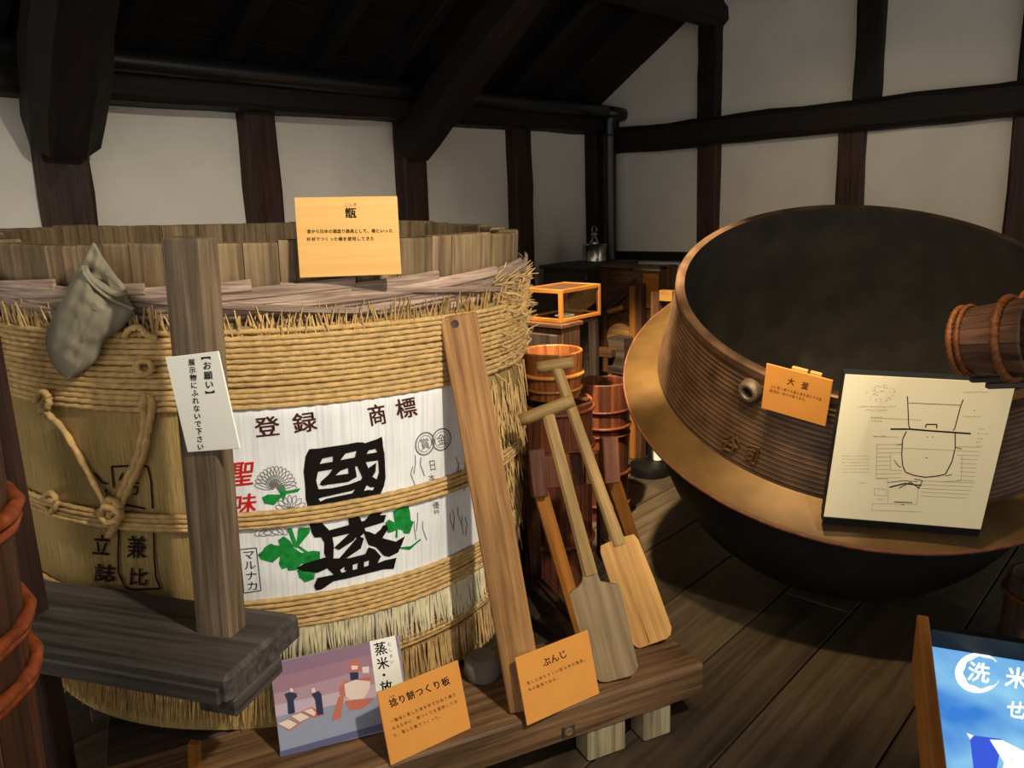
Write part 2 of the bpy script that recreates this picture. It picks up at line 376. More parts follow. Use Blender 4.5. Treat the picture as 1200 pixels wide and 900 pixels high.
cl = tag(mobj('ceiling', [(WX-.15, -2.2, roofz(WX-.15)+.09), (RX, -2.2, RZ+.09), (RX, WY+.12, RZ+.09), (WX-.15, WY+.12, roofz(WX-.15)+.09),
                          (3.2, -2.2, roofz(2*RX-3.2)+.09), (3.2, WY+.12, roofz(2*RX-3.2)+.09)], [(0, 1, 2, 3), (1, 4, 5, 2)], M_['roof']), kind='structure')
sl = V((1, 0, .645)).normalized(); nrm = V((-.645, 0, 1)).normalized()
L_ = (RX-WX+.1)*math.sqrt(1+.645**2); nb = 16
for i in range(nb):       # roof boards run along the ridge
    p = V((WX-.1, 0, roofz(WX-.1)+.055))+sl*(L_*(i+.5)/nb)
    plank('roof_board', p+V((0, -2.2, 0)), p+V((0, WY+.12, 0)), L_/nb-.006, .025, nrm+sl*random.uniform(-.02, .02), M_['roof'], cl, .003)
for i in range(14):       # common rafters
    y = -1.7+i*.455
    if abs(y-1.235) < .2 or abs(y-3.055) < .2: continue
    a = V((WX-.05, y, roofz(WX-.05)-.02)); timber('rafter', a, a+sl*(L_+.02), .075, .10, nrm, M_['roof'], cl, 6, .003)
for xx in (-2.62, -1.3):
    timber('purlin', (xx, -2.2, roofz(xx)-.10), (xx, WY+.05, roofz(xx)-.10), .15, .15, (0, 0, 1), M_['black_timber'], cl, 16, .006, .25)
# big sloping principal timbers that rest on every second wall post
for yy, dy, wd, ht in ((1.235, -.42, .24, .26), (3.03, -.08, .185, .21)):
    pts = smoothpath([(WX+.07, yy, 1.95), (-3.0, yy+dy*.2, 2.28), (-2.2, yy+dy*.5, 2.84), (-1.3, yy+dy*.8, 3.44), (RX+.1, yy+dy, 4.18)], 4)
    sweep('principal_rafter', pts, lambda t: rectsec(wd+.03*math.sin(t*9), ht, .22), M_['black_timber'], cl, jit=.007)

pp = smoothpath([(WX+.20, -2.2, 2.215), (WX+.20, 1.5, 2.215), (WX+.20, WY-.22, 2.20), (WX+.19, WY-.16, 2.17), (WX+.19, WY-.15, 2.05), (WX+.19, WY-.15, 1.5), (WX+.19, WY-.15, .0)], 6)
pr = empty('drain_pipe', (WX+.19, WY-.15, 0), 'black round pipe running under the roof and down the room corner', 'pipe')
tube('pipe_run', pp[:13], .048, M_['pipe'], pr, 12, up=(1, 0, 0)); tube('pipe_drop', pp[12:], .045, M_['pipe'], pr, 12, up=(1, 0, 0))
for z in (2.05, 1.0): ringrope('pipe_collar', .048, z, .008, Matrix.Translation((WX+.19, WY-.15, 0)), M_['pipe'], pr, 24, 6, 0, 0)

# ================================================================== LOW PLATFORM
PZ = .215
pu = V((.395, .919, 0)).normalized(); pn = V((-pu.y, pu.x, 0))       # along the front edge, and backwards from it
pc = V((-1.074, 2.007, 0))
def pf(s, d, z=0): return pc - pu*s + pn*d + V((0, 0, z))
plat = empty('display_platform', pf(.8, .2), 'low weathered wooden platform carrying the straw-wrapped tub and the name cards', 'platform')
M_['plat'] = wood('platform_wood', '#44301d', '#876544', rough=.6, bump=.5, var=.15, scale=.8)
plank('front_beam', pf(1.68, .17, PZ-.055), pf(0, .17, PZ-.055), .34, .11, (0, 0, 1), M_['plat'], plat, .008)
for i in range(5):
    d = .345+.30*i+.15; e = .62 if i < 4 else .6
    plank('deck_plank', pf(1.68+.05*i+.08*(i > 2), d, PZ-.03), pf(e-.1*(i > 0), d, PZ-.03), .294, .05, (0, 0, 1), M_['dark_wood'], plat, .005)
for s in (.75, 1.5): plank('bearer', pf(s, .36, PZ-.10), pf(s, 1.84, PZ-.10), .09, .08, (0, 0, 1), M_['dark_wood'], plat)
M_['pale_leg'] = wood('pale_leg', '#6f624a', '#b3a37f', rough=.85, bump=.5, var=.2, scale=1)
for s, wd in ((.165, .10), (.345, .13), (1.45, .10)):
    plank('leg', pf(s, .05, 0), pf(s, .05, PZ-.11), wd, .08, pn, M_['pale_leg'], plat, .006)
for s in (.2, 1.45):
    for d in (.3,): plank('leg', pf(s, d, 0), pf(s, d, PZ-.11), .08, .08, pn, M_['dark_wood'], plat, .006)
for s in (.8, 1.5):
    for d in (.9, 1.75): plank('leg', pf(s, d, 0), pf(s, d, PZ-.14), .08, .08, pn, M_['dark_wood'], plat, .006)
for px, py in ((666, 857),):          # square peg let into the front edge
    q = onplane(px, py, pf(0, 0, 0), pn); plank('peg', q+pn*.03, q-pn*.003, .044, .042, (0, 0, 1), M_['dark_wood'], plat, .003); lathe('peg_end', [(.001, .004), (.010, .004), (.014, 0)], axisM(q-pn*.003, -pn), M_['plat'], plat, 14)

# ================================================================== THE STRAW-WRAPPED STEAMING TUB
A0 = V((-2.503, 1.477, PZ)); TN = V((.032, .0167, 1)).normalized(); TH, TR0, TR1 = 1.346, .7935, .84
tu = V((-A0.x, -A0.y, 0)); tu = (tu-TN*tu.dot(TN)).normalized(); tv = TN.cross(tu)
TM = axisM(A0, TN, tu)
def trad(h): return TR0+(TR1-TR0)*h/TH
def tpt(th, h, off): return A0+TN*h+(tu*math.cos(th)+tv*math.sin(th))*(trad(h)+off)
def thit(px, py, off=.03):
    d = ray(px, py); o = O-A0; k = (TR1-TR0)/TH; r0 = TR0+off
    ox, oy, oz = o.dot(tu), o.dot(tv), o.dot(TN); dx, dy, dz = d.dot(tu), d.dot(tv), d.dot(TN)
    a = dx*dx+dy*dy-(k*dz)**2; b = 2*(ox*dx+oy*dy-k*dz*(r0+k*oz)); c = ox*ox+oy*oy-(r0+k*oz)**2; D = b*b-4*a*c
    if D < 0: return None
    t = (-b-math.sqrt(D))/2/a; P = o+d*t; return math.atan2(P.dot(tv), P.dot(tu)), P.dot(TN), O+d*t
def tsurf(off): return lambda x, y: (lambda h: h and h[2])(thit(x, y, off))

tub = empty('steaming_tub', A0, 'huge wooden rice-steaming tub wrapped in straw matting, rope bands and a white printed sheet', 'tub')
ang = 0; staves = []; nst = 54; ws = [random.uniform(.75, 1.3) for _ in range(nst)]; tot = sum(ws)
for i in range(nst):
    d = ws[i]/tot*2*math.pi; a0, a1 = ang+.0012, ang+d-.0012; ang += d; top = TH+.006*math.sin(ang*3.1)+.003*math.sin(ang*11)+random.uniform(-.003, .003)
    th = .062+random.uniform(-.004, .004); c = (a0+a1)/2; Ms = TM @ Matrix.Rotation(c, 4, 'Z')
    vs = []
    for h in (.0, .5, 1.0, top-.006, top):
        ins = .004 if h == top else 0; ou = random.uniform(-.001, .002)
        for aa in (a0-c, 0, a1-c): vs.append(((trad(h)+ou-ins)*math.cos(aa), (trad(h)+ou-ins)*math.sin(aa), h))
        for aa in (a1-c, 0, a0-c): vs.append(((trad(h)-th+ins)*math.cos(aa), (trad(h)-th+ins)*math.sin(aa), h))
    fs = []
    for r in range(4):
        for j in range(6): fs.append((r*6+j, r*6+(j+1) % 6, r*6+6+(j+1) % 6, r*6+6+j))
    fs.append(tuple(range(24, 30))); fs.append(tuple(range(5, -1, -1)))
    mobj('stave', vs, fs, M_['stave'], tub, Ms)
lathe('tub_bottom', [(.001, .06), (TR0-.06, .06), (TR0-.06, .03), (.001, .03)], TM, M_['dark_wood'], tub, 48)
# straw mat
seg = 160; hs = [.012, .05, .12, .2, .3, .45, .6, .75, .9, 1.05, 1.15]; vs = []; fs = []; uv = []
for i in range(seg+1):
    a = -math.pi+2*math.pi*i/seg
    for h in hs:
        bul = .03+.006*math.sin(a*7+h*5)*(h < .9)*.4+(.004 if h < .1 else 0)
        r = trad(h)+bul; vs.append((r*math.cos(a), r*math.sin(a), h)); uv.append((a*.85, h))
k = len(hs)
for i in range(seg):
    for j in range(k-1): fs.append((i*k+j, (i+1)*k+j, (i+1)*k+j+1, i*k+j+1))
matt = mobj('straw_mat', vs, fs, M_['mat'], tub, TM, True, uv)
tag(matt, 'woven straw matting')
# white printed sheet, laid over the mat between the first and the third rope band
def arcsheet(name, a0, a1, h0f, h1f, off, mat, parent, n=60, m=10):
    vs = []; fs = []; uv = []
    for i in range(n+1):
        a = a0+(a1-a0)*i/n
        for j in range(m+1):
            h = h0f(a)+(h1f(a)-h0f(a))*j/m; r = trad(h)+off; vs.append((r*math.cos(a), r*math.sin(a), h)); uv.append((a*.85, h))
    b = len(vs)
    vs += [(x_*(1-.004/math.hypot(x_, y_)), y_*(1-.004/math.hypot(x_, y_)), z_) for x_, y_, z_ in vs]; uv += uv
    for i in range(n):
        for j in range(m):
            q = (i*(m+1)+j, (i+1)*(m+1)+j, (i+1)*(m+1)+j+1, i*(m+1)+j+1); fs.append(q); fs.append(tuple(b+x_ for x_ in q[::-1]))
    for i in range(n):
        for j in (0, m): p, q = i*(m+1)+j, (i+1)*(m+1)+j; fs.append((p, q, q+b, p+b) if j else (q, p, p+b, q+b))
    return mobj(name, vs, fs, mat, parent, TM, True, uv)
La, Lb = math.radians(-14.5), math.radians(41)
sheet = arcsheet('printed_sheet', La, Lb, lambda a: .235+.012*math.sin(a*23), lambda a: .99, .0355, M_['labelcloth'], tub)
tag(sheet, 'white printed sheet with bold black lettering and green leaves')
ls = tsurf(.0372); ls2 = tsurf(.0380)
ink = Print(ls2)
G = dict(org=(340, 500), k=8.179)
ink.poly([(185, 215), (260, 210), (330, 200), (430, 185), (540, 170), (640, 150), (700, 150), (715, 160), (770, 140), (830, 120), (880, 95), (888, 150), (890, 190), (905, 260), (912, 420), (915, 490), (900, 570), (870, 640), (740, 668), (600, 690), (480, 715), (350, 740), (170, 765), (150, 690), (145, 560), (130, 430), (140, 350), (150, 280)],
         [(285, 358), (310, 305), (410, 285), (410, 335)], [(485, 320), (530, 258), (638, 232), (620, 295)], [(735, 262), (755, 225), (820, 212), (838, 245)],
         [(250, 520), (268, 432), (405, 408), (375, 455), (300, 520), (285, 555), (310, 568), (375, 553), (400, 552), (555, 530), (640, 482), (622, 382), (645, 378), (692, 485), (678, 512), (560, 555), (400, 590), (272, 600)],
         [(435, 468), (480, 425), (555, 395), (560, 450)], [(272, 690), (300, 680), (590, 615), (622, 600), (598, 638), (350, 690), (290, 718)],
         [(725, 340), (845, 322), (852, 440), (830, 505), (790, 480), (820, 430), (825, 345), (750, 398)], [(710, 615), (735, 560), (770, 582), (808, 578), (795, 610), (750, 605)], **G)
ink.cut(); G = dict(org=(340, 580), k=7.5)
for p in ([(165, 240), (265, 230), (345, 312), (330, 360), (270, 372), (215, 375), (190, 330)], [(260, 350), (330, 330), (372, 375), (385, 440), (380, 570), (330, 570), (300, 520), (300, 420)],
          [(265, 305), (340, 312), (525, 262), (660, 225), (745, 180), (845, 175), (825, 240), (660, 290), (600, 320), (370, 374), (300, 365)],
          [(510, 200), (610, 190), (665, 320), (600, 385), (530, 350)], [(385, 465), (520, 340), (600, 330), (560, 400), (430, 485)],
          [(430, 560), (600, 362), (650, 380), (622, 470), (500, 552)], [(640, 315), (700, 325), (830, 385), (930, 410), (1010, 362), (985, 430), (950, 505), (870, 545), (825, 535), (755, 460), (690, 440)],
          [(735, 355), (800, 300), (815, 268), (850, 262), (862, 300), (815, 372), (760, 400)], [(55, 645), (120, 605), (320, 545), (340, 640), (240, 685), (110, 670)], [(740, 130), (830, 130), (760, 215), (640, 240)]):
    ink.poly(p, **G)
ink.poly([(310, 560), (520, 555), (660, 520), (690, 460), (745, 478), (800, 540), (770, 600), (830, 575), (935, 552), (912, 650), (820, 655), (500, 735), (380, 760), (280, 830), (230, 840), (210, 800), (240, 730), (385, 700), (335, 655), (318, 600)],
         [(440, 660), (480, 630), (475, 655), (497, 670), (455, 685)], [(550, 615), (595, 600), (590, 650), (552, 660)], [(650, 590), (695, 575), (690, 620), (650, 632)], **G)
ink.split('brush_character', M_['ink'], sheet, 'bold black brush character')
gr = Print(ls)
G = dict(org=(255, 530), k=5.29)
for p in ([(360, 205), (410, 200), (425, 240), (515, 222), (500, 245), (425, 260), (410, 305), (395, 280), (350, 328), (290, 318), (275, 280), (310, 262), (390, 262)],
          [(250, 635), (280, 610), (290, 590), (330, 565), (350, 575), (385, 580), (375, 545), (410, 520), (450, 550), (475, 590), (440, 620), (400, 640), (380, 650), (340, 685), (270, 665)],
          [(390, 640), (470, 590), (520, 625), (590, 610), (635, 615), (635, 700), (520, 690), (490, 730), (440, 735), (430, 715), (400, 725), (380, 690)],
          [(430, 470), (460, 470), (490, 560), (500, 470), (575, 465), (570, 500), (520, 560), (490, 595), (470, 580)], [(500, 725), (635, 690), (600, 760), (570, 770), (545, 805), (530, 785), (505, 780)],
          [(480, 580), (500, 575), (580, 630), (570, 640)]): gr.cut(); gr.poly(p, **G)
G = dict(org=(340, 580), k=7.5)
for p in ([(905, 145), (960, 110), (1040, 90), (1055, 160), (1060, 220), (1085, 240), (1050, 340), (1000, 340), (985, 310), (945, 300), (945, 375), (925, 375), (930, 310), (900, 325), (860, 335), (845, 290), (835, 245), (870, 215), (920, 245)],
          [(960, 460), (1060, 450), (1145, 385), (1150, 395), (1050, 485), (975, 475)], [(60, 660), (220, 685), (210, 740), (130, 770), (80, 720)]): gr.cut(); gr.poly(p, **G)
gr.split('printed_leaf', M_['green_ink'], sheet, 'green printed leaf')
br = Print(ls)
for a in (('登', 313, 500, 30, 25, -6), ('録', 357, 495, 29, 25, -8), ('商', 442, 486, 22, 26, -10), ('標', 476, 478, 25, 25, -11)): br.cut(); br.glyph(*a, True)
br.split('brown_character', M_['brown_ink'], sheet, 'red-brown printed character')
rd = Print(ls); rd.glyph('聖', 284, 555, 29, 31, -6, True, -.2); rd.cut(); rd.glyph('味', 287, 590, 29, 24, -6, True, -.2); rd.split('red_character', M_['red_ink'], sheet, 'red brush character')
gy = Print(ls)
for i in range(15):           # chrysanthemum petals drawn in outline
    a = math.radians(-172+i*12.2); cx, cy = 323+13*math.cos(a), 570+14*math.sin(a)+2
    gy.line(gy.ell(cx, cy, 12, 3.6, math.degrees(a), 12), .7, True)
for i in range(7):
    a = math.radians(-165+i*23); gy.line(gy.ell(341+10*math.cos(a), 598+9*math.sin(a), 9, 3, math.degrees(a), 10), .7, True)
for i in range(5): gy.line(gy.ell(316+6*i-10, 622+2*math.sin(i), 9, 4, 20*i-40, 10), .7, True)
for cx, cy, rx, ry in ((498, 520, 10.5, 13.5), (517.5, 515, 10.5, 13)):
    gy.line(gy.ell(cx, cy, rx, ry, 18), 1.5, True); gy.line(gy.ell(cx, cy, rx-3, ry-3.4, 18), .6, True)
    gy.glyph('賞' if cx < 500 else '金', cx, cy, 12, 14, -12)
gy.glyph('日', 507, 545, 9, 14, -8); gy.glyph('本', 506, 560, 8, 9, -8); gy.glyph('優', 511, 592, 8, 9, -10); gy.glyph('吟', 512, 600, 7, 7, -10)
for i in range(16):
    x0 = random.choice([random.uniform(482, 496), random.uniform(522, 545)]); y0 = random.uniform(530, 555) if i % 2 else random.uniform(590, 612)
    gy.line([(x0, y0), (x0+random.uniform(-3, 4), y0+9), (x0+random.uniform(-2, 6), y0+22)], .8)
gy.build('outline_print', M_['grey_ink'], sheet)
bx = Print(ls)
bx.line([(281, 644), (300.5, 642), (306, 692), (286, 695)], .9, True)
for i, c in enumerate('マルナカ'): bx.glyph(c, 291.5+1.5*i, 650+12.2*i, 15, 12, -4)
for i, c in enumerate('株式会社'): bx.glyph(c, 273+1.6*i, 650+12.2*i, 11, 12, -4)
bx.build('seal_lettering', M_['ink'], sheet)
mk = Print(tsurf(.034))
G = dict(org=(90, 530), k=5.29)
mk.line([(230, 220), (215, 90), (320, 85)], 2.2, **G); mk.line([(400, 80), (440, 90), (460, 180), (470, 350)], 2.2, **G)
mk.line([(262, 480), (255, 640), (260, 750), (300, 840), (350, 852), (520, 845)], 2.2, **G); mk.line([(475, 480), (480, 640), (490, 780), (520, 845)], 2.2, **G)
mk.line([(110, 130), (160, 190), (195, 195)], 2, **G); mk.line([(185, 230), (180, 245)], 2.4, **G); mk.line([(260, 175), (285, 130)], 2, **G); mk.line([(300, 325), (425, 350)], 2.2, **G)
mk.build('ink_frame', M_['mat_ink'], matt, 'dark ink frame on bare straw'); mk = Print(tsurf(.034))
for a in (('万', 156, 572, 17, 17, 0, True), ('兼', 160, 641, 23, 28, 3, True), ('比', 162, 676, 24, 22, 3, True), ('立', 119, 639, 22, 26, 5, True), ('誌', 123, 672, 26, 22, 5, True)): mk.cut(); mk.glyph(*a)
mk.split('ink_character', M_['mat_ink'], matt, 'dark ink character on bare straw')
# rope bands, real twisted rope wound round and round
def band(name, h0, h1, n, off, parent, r=None):
    vs = []; fs = []; st = (h1-h0)/n; r = r or st*.5; seg = 300; m = 6
    for q in range(n):
        h = h0+st*(q+.5); base = len(vs); ph = random.random()*6; tw = 170
        for i in range(seg):
            a = 2*math.pi*i/seg; R = trad(h)+off+.0015*math.sin(5*a+ph)
            for j in range(m):
                b = 2*math.pi*j/m; rr = r*(1+.16*math.cos(2*b+tw*a+ph))
                vs.append(((R+rr*math.cos(b))*math.cos(a), (R+rr*math.cos(b))*math.sin(a), h+.003*math.sin(3*a+ph*.3)+rr*math.sin(b)*1.05))
        for i in range(seg):
            for j in range(m):
                c = base+((i+1) % seg)*m; fs.append((base+i*m+j, c+j, c+(j+1) % m, base+i*m+(j+1) % m))
    return mobj(name, vs, fs, M_['rope'], parent, TM, True)
band('rope_band', .937, 1.142, 14, .037, tub); band('rope_band', .616, .668, 4, .044, tub); band('rope_band', .318, .412, 7, .043, tub); band('rope_band', .165, .235, 5, .034, tub)
# frayed straw ends standing up behind the first band, and the hanging fringe of the sheet and mat
def stalks(name, n, hf, dirf, offf, lf, mat, parent, amin=-math.pi, amax=math.pi, r=.0022):
    vs = []; fs = []
    for _ in range(n):
        a = random.uniform(amin, amax); h = hf(a); P = tpt(a, h, offf()); out = tu*math.cos(a)+tv*math.sin(a); tan = -tu*math.sin(a)+tv*math.cos(a)
        D = dirf(out, tan).normalized(); Lg = lf(); s = D.cross(out)
        if s.length < .1: s = D.cross(tan)
        s.normalize(); t = D.cross(s); b = len(vs); bend = out*random.uniform(0, .25)*Lg*.3
        for q, rr in ((0, r), (.6, r), (1, r*.55)):
            for k_ in range(3):
                an = k_*2.094; vs.append(P+D*Lg*q+bend*q*q+(s*math.cos(an)+t*math.sin(an))*rr*random.uniform(.8, 1.3))
        for q in range(2):
            for k_ in range(3): fs.append((b+q*3+k_, b+q*3+(k_+1) % 3, b+q*3+3+(k_+1) % 3, b+q*3+3+k_))
        fs.append((b+6, b+7, b+8))
    return tag(mobj(name, vs, fs, mat, parent), kind='stuff')
rn = random.uniform
stalks('straw_fringe', 1300, lambda a: 1.125, lambda o, t: TN+o*rn(-.1, .25)+t*rn(-.35, .35), lambda: rn(.022, .042), lambda: rn(.03, .085), M_['straw'], tub)
stalks('frayed_straw', 420, lambda a: rn(.93, 1.22), lambda o, t: o*rn(.05, .5)+TN*rn(-.3, .6)+t*rn(.2, 1.3), lambda: rn(.015, .04), lambda: rn(.03, .07), M_['straw'], tub, math.radians(44), math.radians(74), .003)
stalks('frayed_straw', 420, lambda a: rn(.3, .92), lambda o, t: o*rn(-.02, .12)-TN*rn(.5, 1)+t*rn(-.15, .25), lambda: rn(.028, .036), lambda: rn(.06, .14), M_['straw'], tub, math.radians(44), math.radians(72), .0028)
stalks('hanging_fringe', 700, lambda a: .335, lambda o, t: -TN+o*rn(0, .12)+t*rn(-.12, .12), lambda: rn(.036, .042), lambda: rn(.09, .135), plain('pale_straw', '#d3c7a2', .9, noise=.2), tub, math.radians(-30), math.radians(62), .0022)
stalks('hanging_fringe', 800, lambda a: .16, lambda o, t: -TN+o*rn(0, .1)+t*rn(-.1, .1), lambda: rn(.03, .04), lambda: rn(.08, .13), M_['straw'], tub, math.radians(-80), math.radians(75), .0025)
# split-bamboo hoop wound around the staves above the straw
def strip(name, a0, a1, h0, h1, wd, off0, off1, parent, n=22):
    vs = []; fs = []
    for i in range(n+1):
        t = i/n; a = a0+(a1-a0)*t; h = h0+(h1-h0)*t; of = off0+(off1-off0)*t+.004*math.sin(t*math.pi)
        for (dh, do) in ((-wd/2, 0), (-wd*.3, .006), (wd*.3, .006), (wd/2, 0), (wd/2, -.004), (-wd/2, -.004)): vs.append(TM.inverted() @ tpt(a, h+dh, of+do))
    for i in range(n):
        for j in range(6): fs.append((i*6+j, i*6+6+j, i*6+6+(j+1) % 6, i*6+(j+1) % 6))
    fs += [tuple(range(5, -1, -1)), tuple(range(n*6, n*6+6))]
    return mobj(name, vs, fs, M_['bamboo'], parent, TM)
for i in range(22):
    a = -math.pi+i*.2856; strip('bamboo_strip', a, a+1.35, 1.165+rn(-.006, .006), 1.250+rn(-.008, .004), .031, .006, .026+rn(0, .01), tub)
for i in range(8):
    a = -math.pi+i*.785; strip('bamboo_strip', a, a+1.0, 1.245, 1.175, .018, .022, .036, tub)
# ropes tied across the bare straw at the left
def ropepath(name, px, off, r, parent):
    pts = smoothpath([thit(x_, y_, off+(d[0] if d else 0))[2] for x_, y_, *d in px], 10)
    n = len(pts); return sweep(name, pts, lambda t: [(r*(1+.18*math.cos(2*b+t*n*1.1))*math.cos(b), r*(1+.18*math.cos(2*b+t*n*1.1))*math.sin(b)) for b in [k_*.7854 for k_ in range(8)]], M_['rope'], parent, True)
ropepath('tie_rope', [(58, 462), (50, 475, .01), (58, 487, .01), (75, 505), (100, 548), (124, 592, .01), (131, 604, .014)], .042, .0085, tub)
ropepath('tie_rope', [(172, 462), (168, 475, .01), (170, 492), (163, 530), (148, 565), (134, 596, .01), (128, 606, .014)], .042, .010, tub)
ropepath('tie_rope', [(176, 462), (178, 480, .01), (174, 500), (168, 533), (153, 568), (138, 598, .01)], .042, .009, tub)
ropepath('knot', [(122, 592, .01), (130, 586, .02), (140, 594, .022), (138, 608, .022), (126, 612, .02), (118, 602, .014), (126, 594, .026), (140, 602, .026), (134, 616, .015), (128, 628, .004)], .042, .010, tub)
ropepath('knot', [(52, 582, .004), (60, 578, .016), (66, 588, .018), (60, 600, .016), (53, 595, .01)], .042, .008, tub)
ropepath('knot', [(158, 432, .004), (164, 424, .014), (174, 424, .014), (178, 432, .012), (172, 438, .016), (163, 436, .016), (160, 428, .01)], .046, .007, tub)
ropepath('knot', [(146, 394, .002), (152, 386, .016), (164, 384, .016), (172, 392, .014), (184, 396, .006)], .046, .008, tub)
ropepath('knot', [(42, 470, .002), (48, 460, .014), (56, 464, .016), (56, 476, .014), (48, 482, .008)], .044, .009, tub)

# round grey block wedged under the tub
q = onz(566, 792, PZ)
tag(lathe('stone_block', [(.001, 0), (.05, 0), (.058, .02), (.055, .055), (.04, .07), (.001, .072)], Matrix.Translation(q+pn*.0+V((0, 0, .001))), M_['stone'], None, 20), 'rounded grey block on the platform under the edge of the straw tub', 'block')

# ================================================================== DARK STAND IN FRONT OF THE TUB
SZ = .66
c_rb, c_rf, c_lf = onz(340, 718, SZ), onz(265, 795, SZ), onz(40, 757, SZ)
sx = (c_lf-c_rf).normalized(); sy = V((-sx.y, sx.x, 0)); sy = sy if sy.dot(c_rb-c_rf) > 0 else -sy
dep = .285
stand = empty('upright_stand', c_rf+sx*.8+sy*.15-V((0, 0, SZ)), 'dark wooden stand with a broad shelf board and two uprights before the tub', 'stand')
plank('shelf_board', c_rf+sy*dep/2-V((0, 0, .034)), c_rf+sx*.86+sy*dep/2-V((0, 0, .034)), dep, .068, (0, 0, 1), M_['shelf_wood'], stand, .01)
plank('front_strip', c_rf+sx*.02-sy*.004-V((0, 0, .045)), c_rf+sx*.86-sy*.004-V((0, 0, .045)), .012, .04, (0, 0, 1), M_['shelf_wood'], stand, .003)
plank('cleat', c_rf+sx*.05+sy*.02-V((0, 0, .088)), c_rf+sx*.05+sy*.2-V((0, 0, .088)), .10, .045, (0, 0, 1), M_['shelf_wood'], stand, .006)
pb = onz(250, 744, SZ)+sy*.03; pt = onplane(222, 278, pb, sy*-1); pt = V((pb.x, pb.y, 0))+(pt-V((pb.x, pb.y, 0)))*1.0
up_ = (pt-pb).normalized()
post = plank('upright', pb-up_*.02, pt, .098, .062, -sy, M_['post_wood'], stand, .005)
lb = onplane(26, 690, pb-sy*.05, sy*-1); lt = onplane(-18, 372, pb-sy*.05, sy*-1)
lb.z = 0; plank('upright', V((lb.x, lb.y, .001)), V((lb.x, lb.y, lt.z)), .09, .06, -sy, M_['brown_post'], stand, .005)
# card pinned on the upright
def rect(corners, P, n):
    """true rectangle in the plane (P,n) that best fits four pixel corners TL TR BR BL"""
    c = [onplane(x_, y_, P, n) for x_, y_ in corners]; X = ((c[1]-c[0])+(c[2]-c[3])).normalized(); n = V(n).normalized()
    if n.dot(O-c[0]) < 0: n = -n
    Y = n.cross(X); ctr = sum(c, V())/4
    wd = ((c[1]-c[0]).length+(c[2]-c[3]).length)/2; ht = abs(((c[0]-c[3]).dot(Y)+(c[1]-c[2]).dot(Y))/2)
    return ctr, X, Y, n, wd, ht
def board(name, corners, P, n, th, mat, parent, bev=.0015):
    ctr, X, Y, n, wd, ht = rect(corners, P, n)
    o = boxobj(name, frameM(ctr-n*th/2, X, n), wd, ht, th, mat, parent, bev)
    return o, (lambda x_, y_: onplane(x_, y_, ctr+n*.0008, n)), (lambda x_, y_: onplane(x_, y_, ctr+n*.0014, n)), (ctr, X, Y, n, wd, ht)
fp = pb-sy*.034+ -sy*.004; nn = up_.cross(sx).normalized()
card = empty('notice_card', onplane(237, 470, fp, nn), 'white notice card with vertical black writing fixed to the dark upright post', 'card')
_, s1, s2, _i = board('card_sheet', [(200, 417), (262, 412), (275, 525), (213, 532)], fp, nn, .004, M_['white'], card)
p = Print(s1)
p.poly([(235.6, 418.6), (246.6, 417.7), (246.9, 421.2), (243.6, 419.9), (239, 420.3), (236.0, 422)])
p.poly([(240.4, 458.0), (243.6, 459.3), (248.2, 458.9), (251.3, 457.0), (251.5, 460.4), (240.6, 461.4)])
for c, x_, y_ in (('お', 242.6, 428.4), ('願', 244, 439.8), ('い', 245.2, 450.6)): p.glyph(c, x_, y_, 10.5, 10.5, -4, True)
for i, c in enumerate('展示物にふれないで下さい'): p.glyph(c, 224.5+.95*i, 424.5+9*i, 8.2, 8.6, -4, True)
p.build('lettering', M_['ink'], card)

# ================================================================== CLOTH BAG HANGING FROM THE HOOP
bag = empty('cloth_bag', thit(100, 420, .05)[2], 'limp grey-green cloth pouch hanging from the hoop of the straw tub', 'bag')
def pillow(name, left, right, off, bulge, mat, parent, n=22, m=14, back=.0):
    Lp = smoothpath([V((*p_, 0)) for p_ in left], 6); Rp = smoothpath([V((*p_, 0)) for p_ in right], 6)
    def samp(P, t):
        f = t*(len(P)-1); i = min(int(f), len(P)-2); return P[i].lerp(P[i+1], f-i)
    vs = []; fs = []
    for side in (0, 1):
        for i in range(n+1):
            a, b = samp(Lp, i/n), samp(Rp, i/n)
            for j in range(m+1):
                q_ = a.lerp(b, j/m); e = math.sin(math.pi*j/m)**.6*math.sin(math.pi*min(1, max(0, .06+.9*i/n)))**.6
                wr = .006*math.sin(q_.x*.35+q_.y*.12)+.004*math.sin(q_.y*.28-q_.x*.2)
                o_ = off+(bulge+wr)*e if side == 0 else off-.012*e-.003
                vs.append(thit(q_.x, q_.y, o_)[2])
    k_ = (n+1)*(m+1)
    for i in range(n):
        for j in range(m):
            a = i*(m+1)+j; q_ = (a, a+m+1, a+m+2, a+1); fs.append(q_); fs.append(tuple(k_+x_ for x_ in q_[::-1]))
    for i in range(n):
        for j in (0, m): a = i*(m+1)+j; q_ = (a, a+m+1, a+m+1+k_, a+k_); fs.append(q_ if j else q_[::-1])
    for j in range(m):
        for i in (0, n): a = i*(m+1)+j; q_ = (a, a+1, a+1+k_, a+k_); fs.append(q_)
    return mobj(name, vs, fs, mat, parent, None, True)
pillow('back_panel', [(108, 284), (98, 302), (88, 322), (76, 342)], [(112, 285), (122, 303), (138, 326), (157, 362)], .052, .014, M_['cloth'], bag)
pillow('front_panel', [(97, 314), (84, 330), (72, 352), (60, 374), (53, 398), (57, 418), (66, 434), (77, 443)], [(100, 320), (116, 340), (136, 354), (157, 363), (140, 388), (122, 400), (112, 424), (81, 446)], .060, .045, M_['cloth'], bag)
ropepath_ = smoothpath([thit(x_, y_, .085)[2] for x_, y_ in ((98, 311), (99, 320), (112, 336), (130, 350), (157, 362))], 8)
sweep('hem', ropepath_, lambda t: circ(.006, .004, 8), M_['cloth'], bag, True)
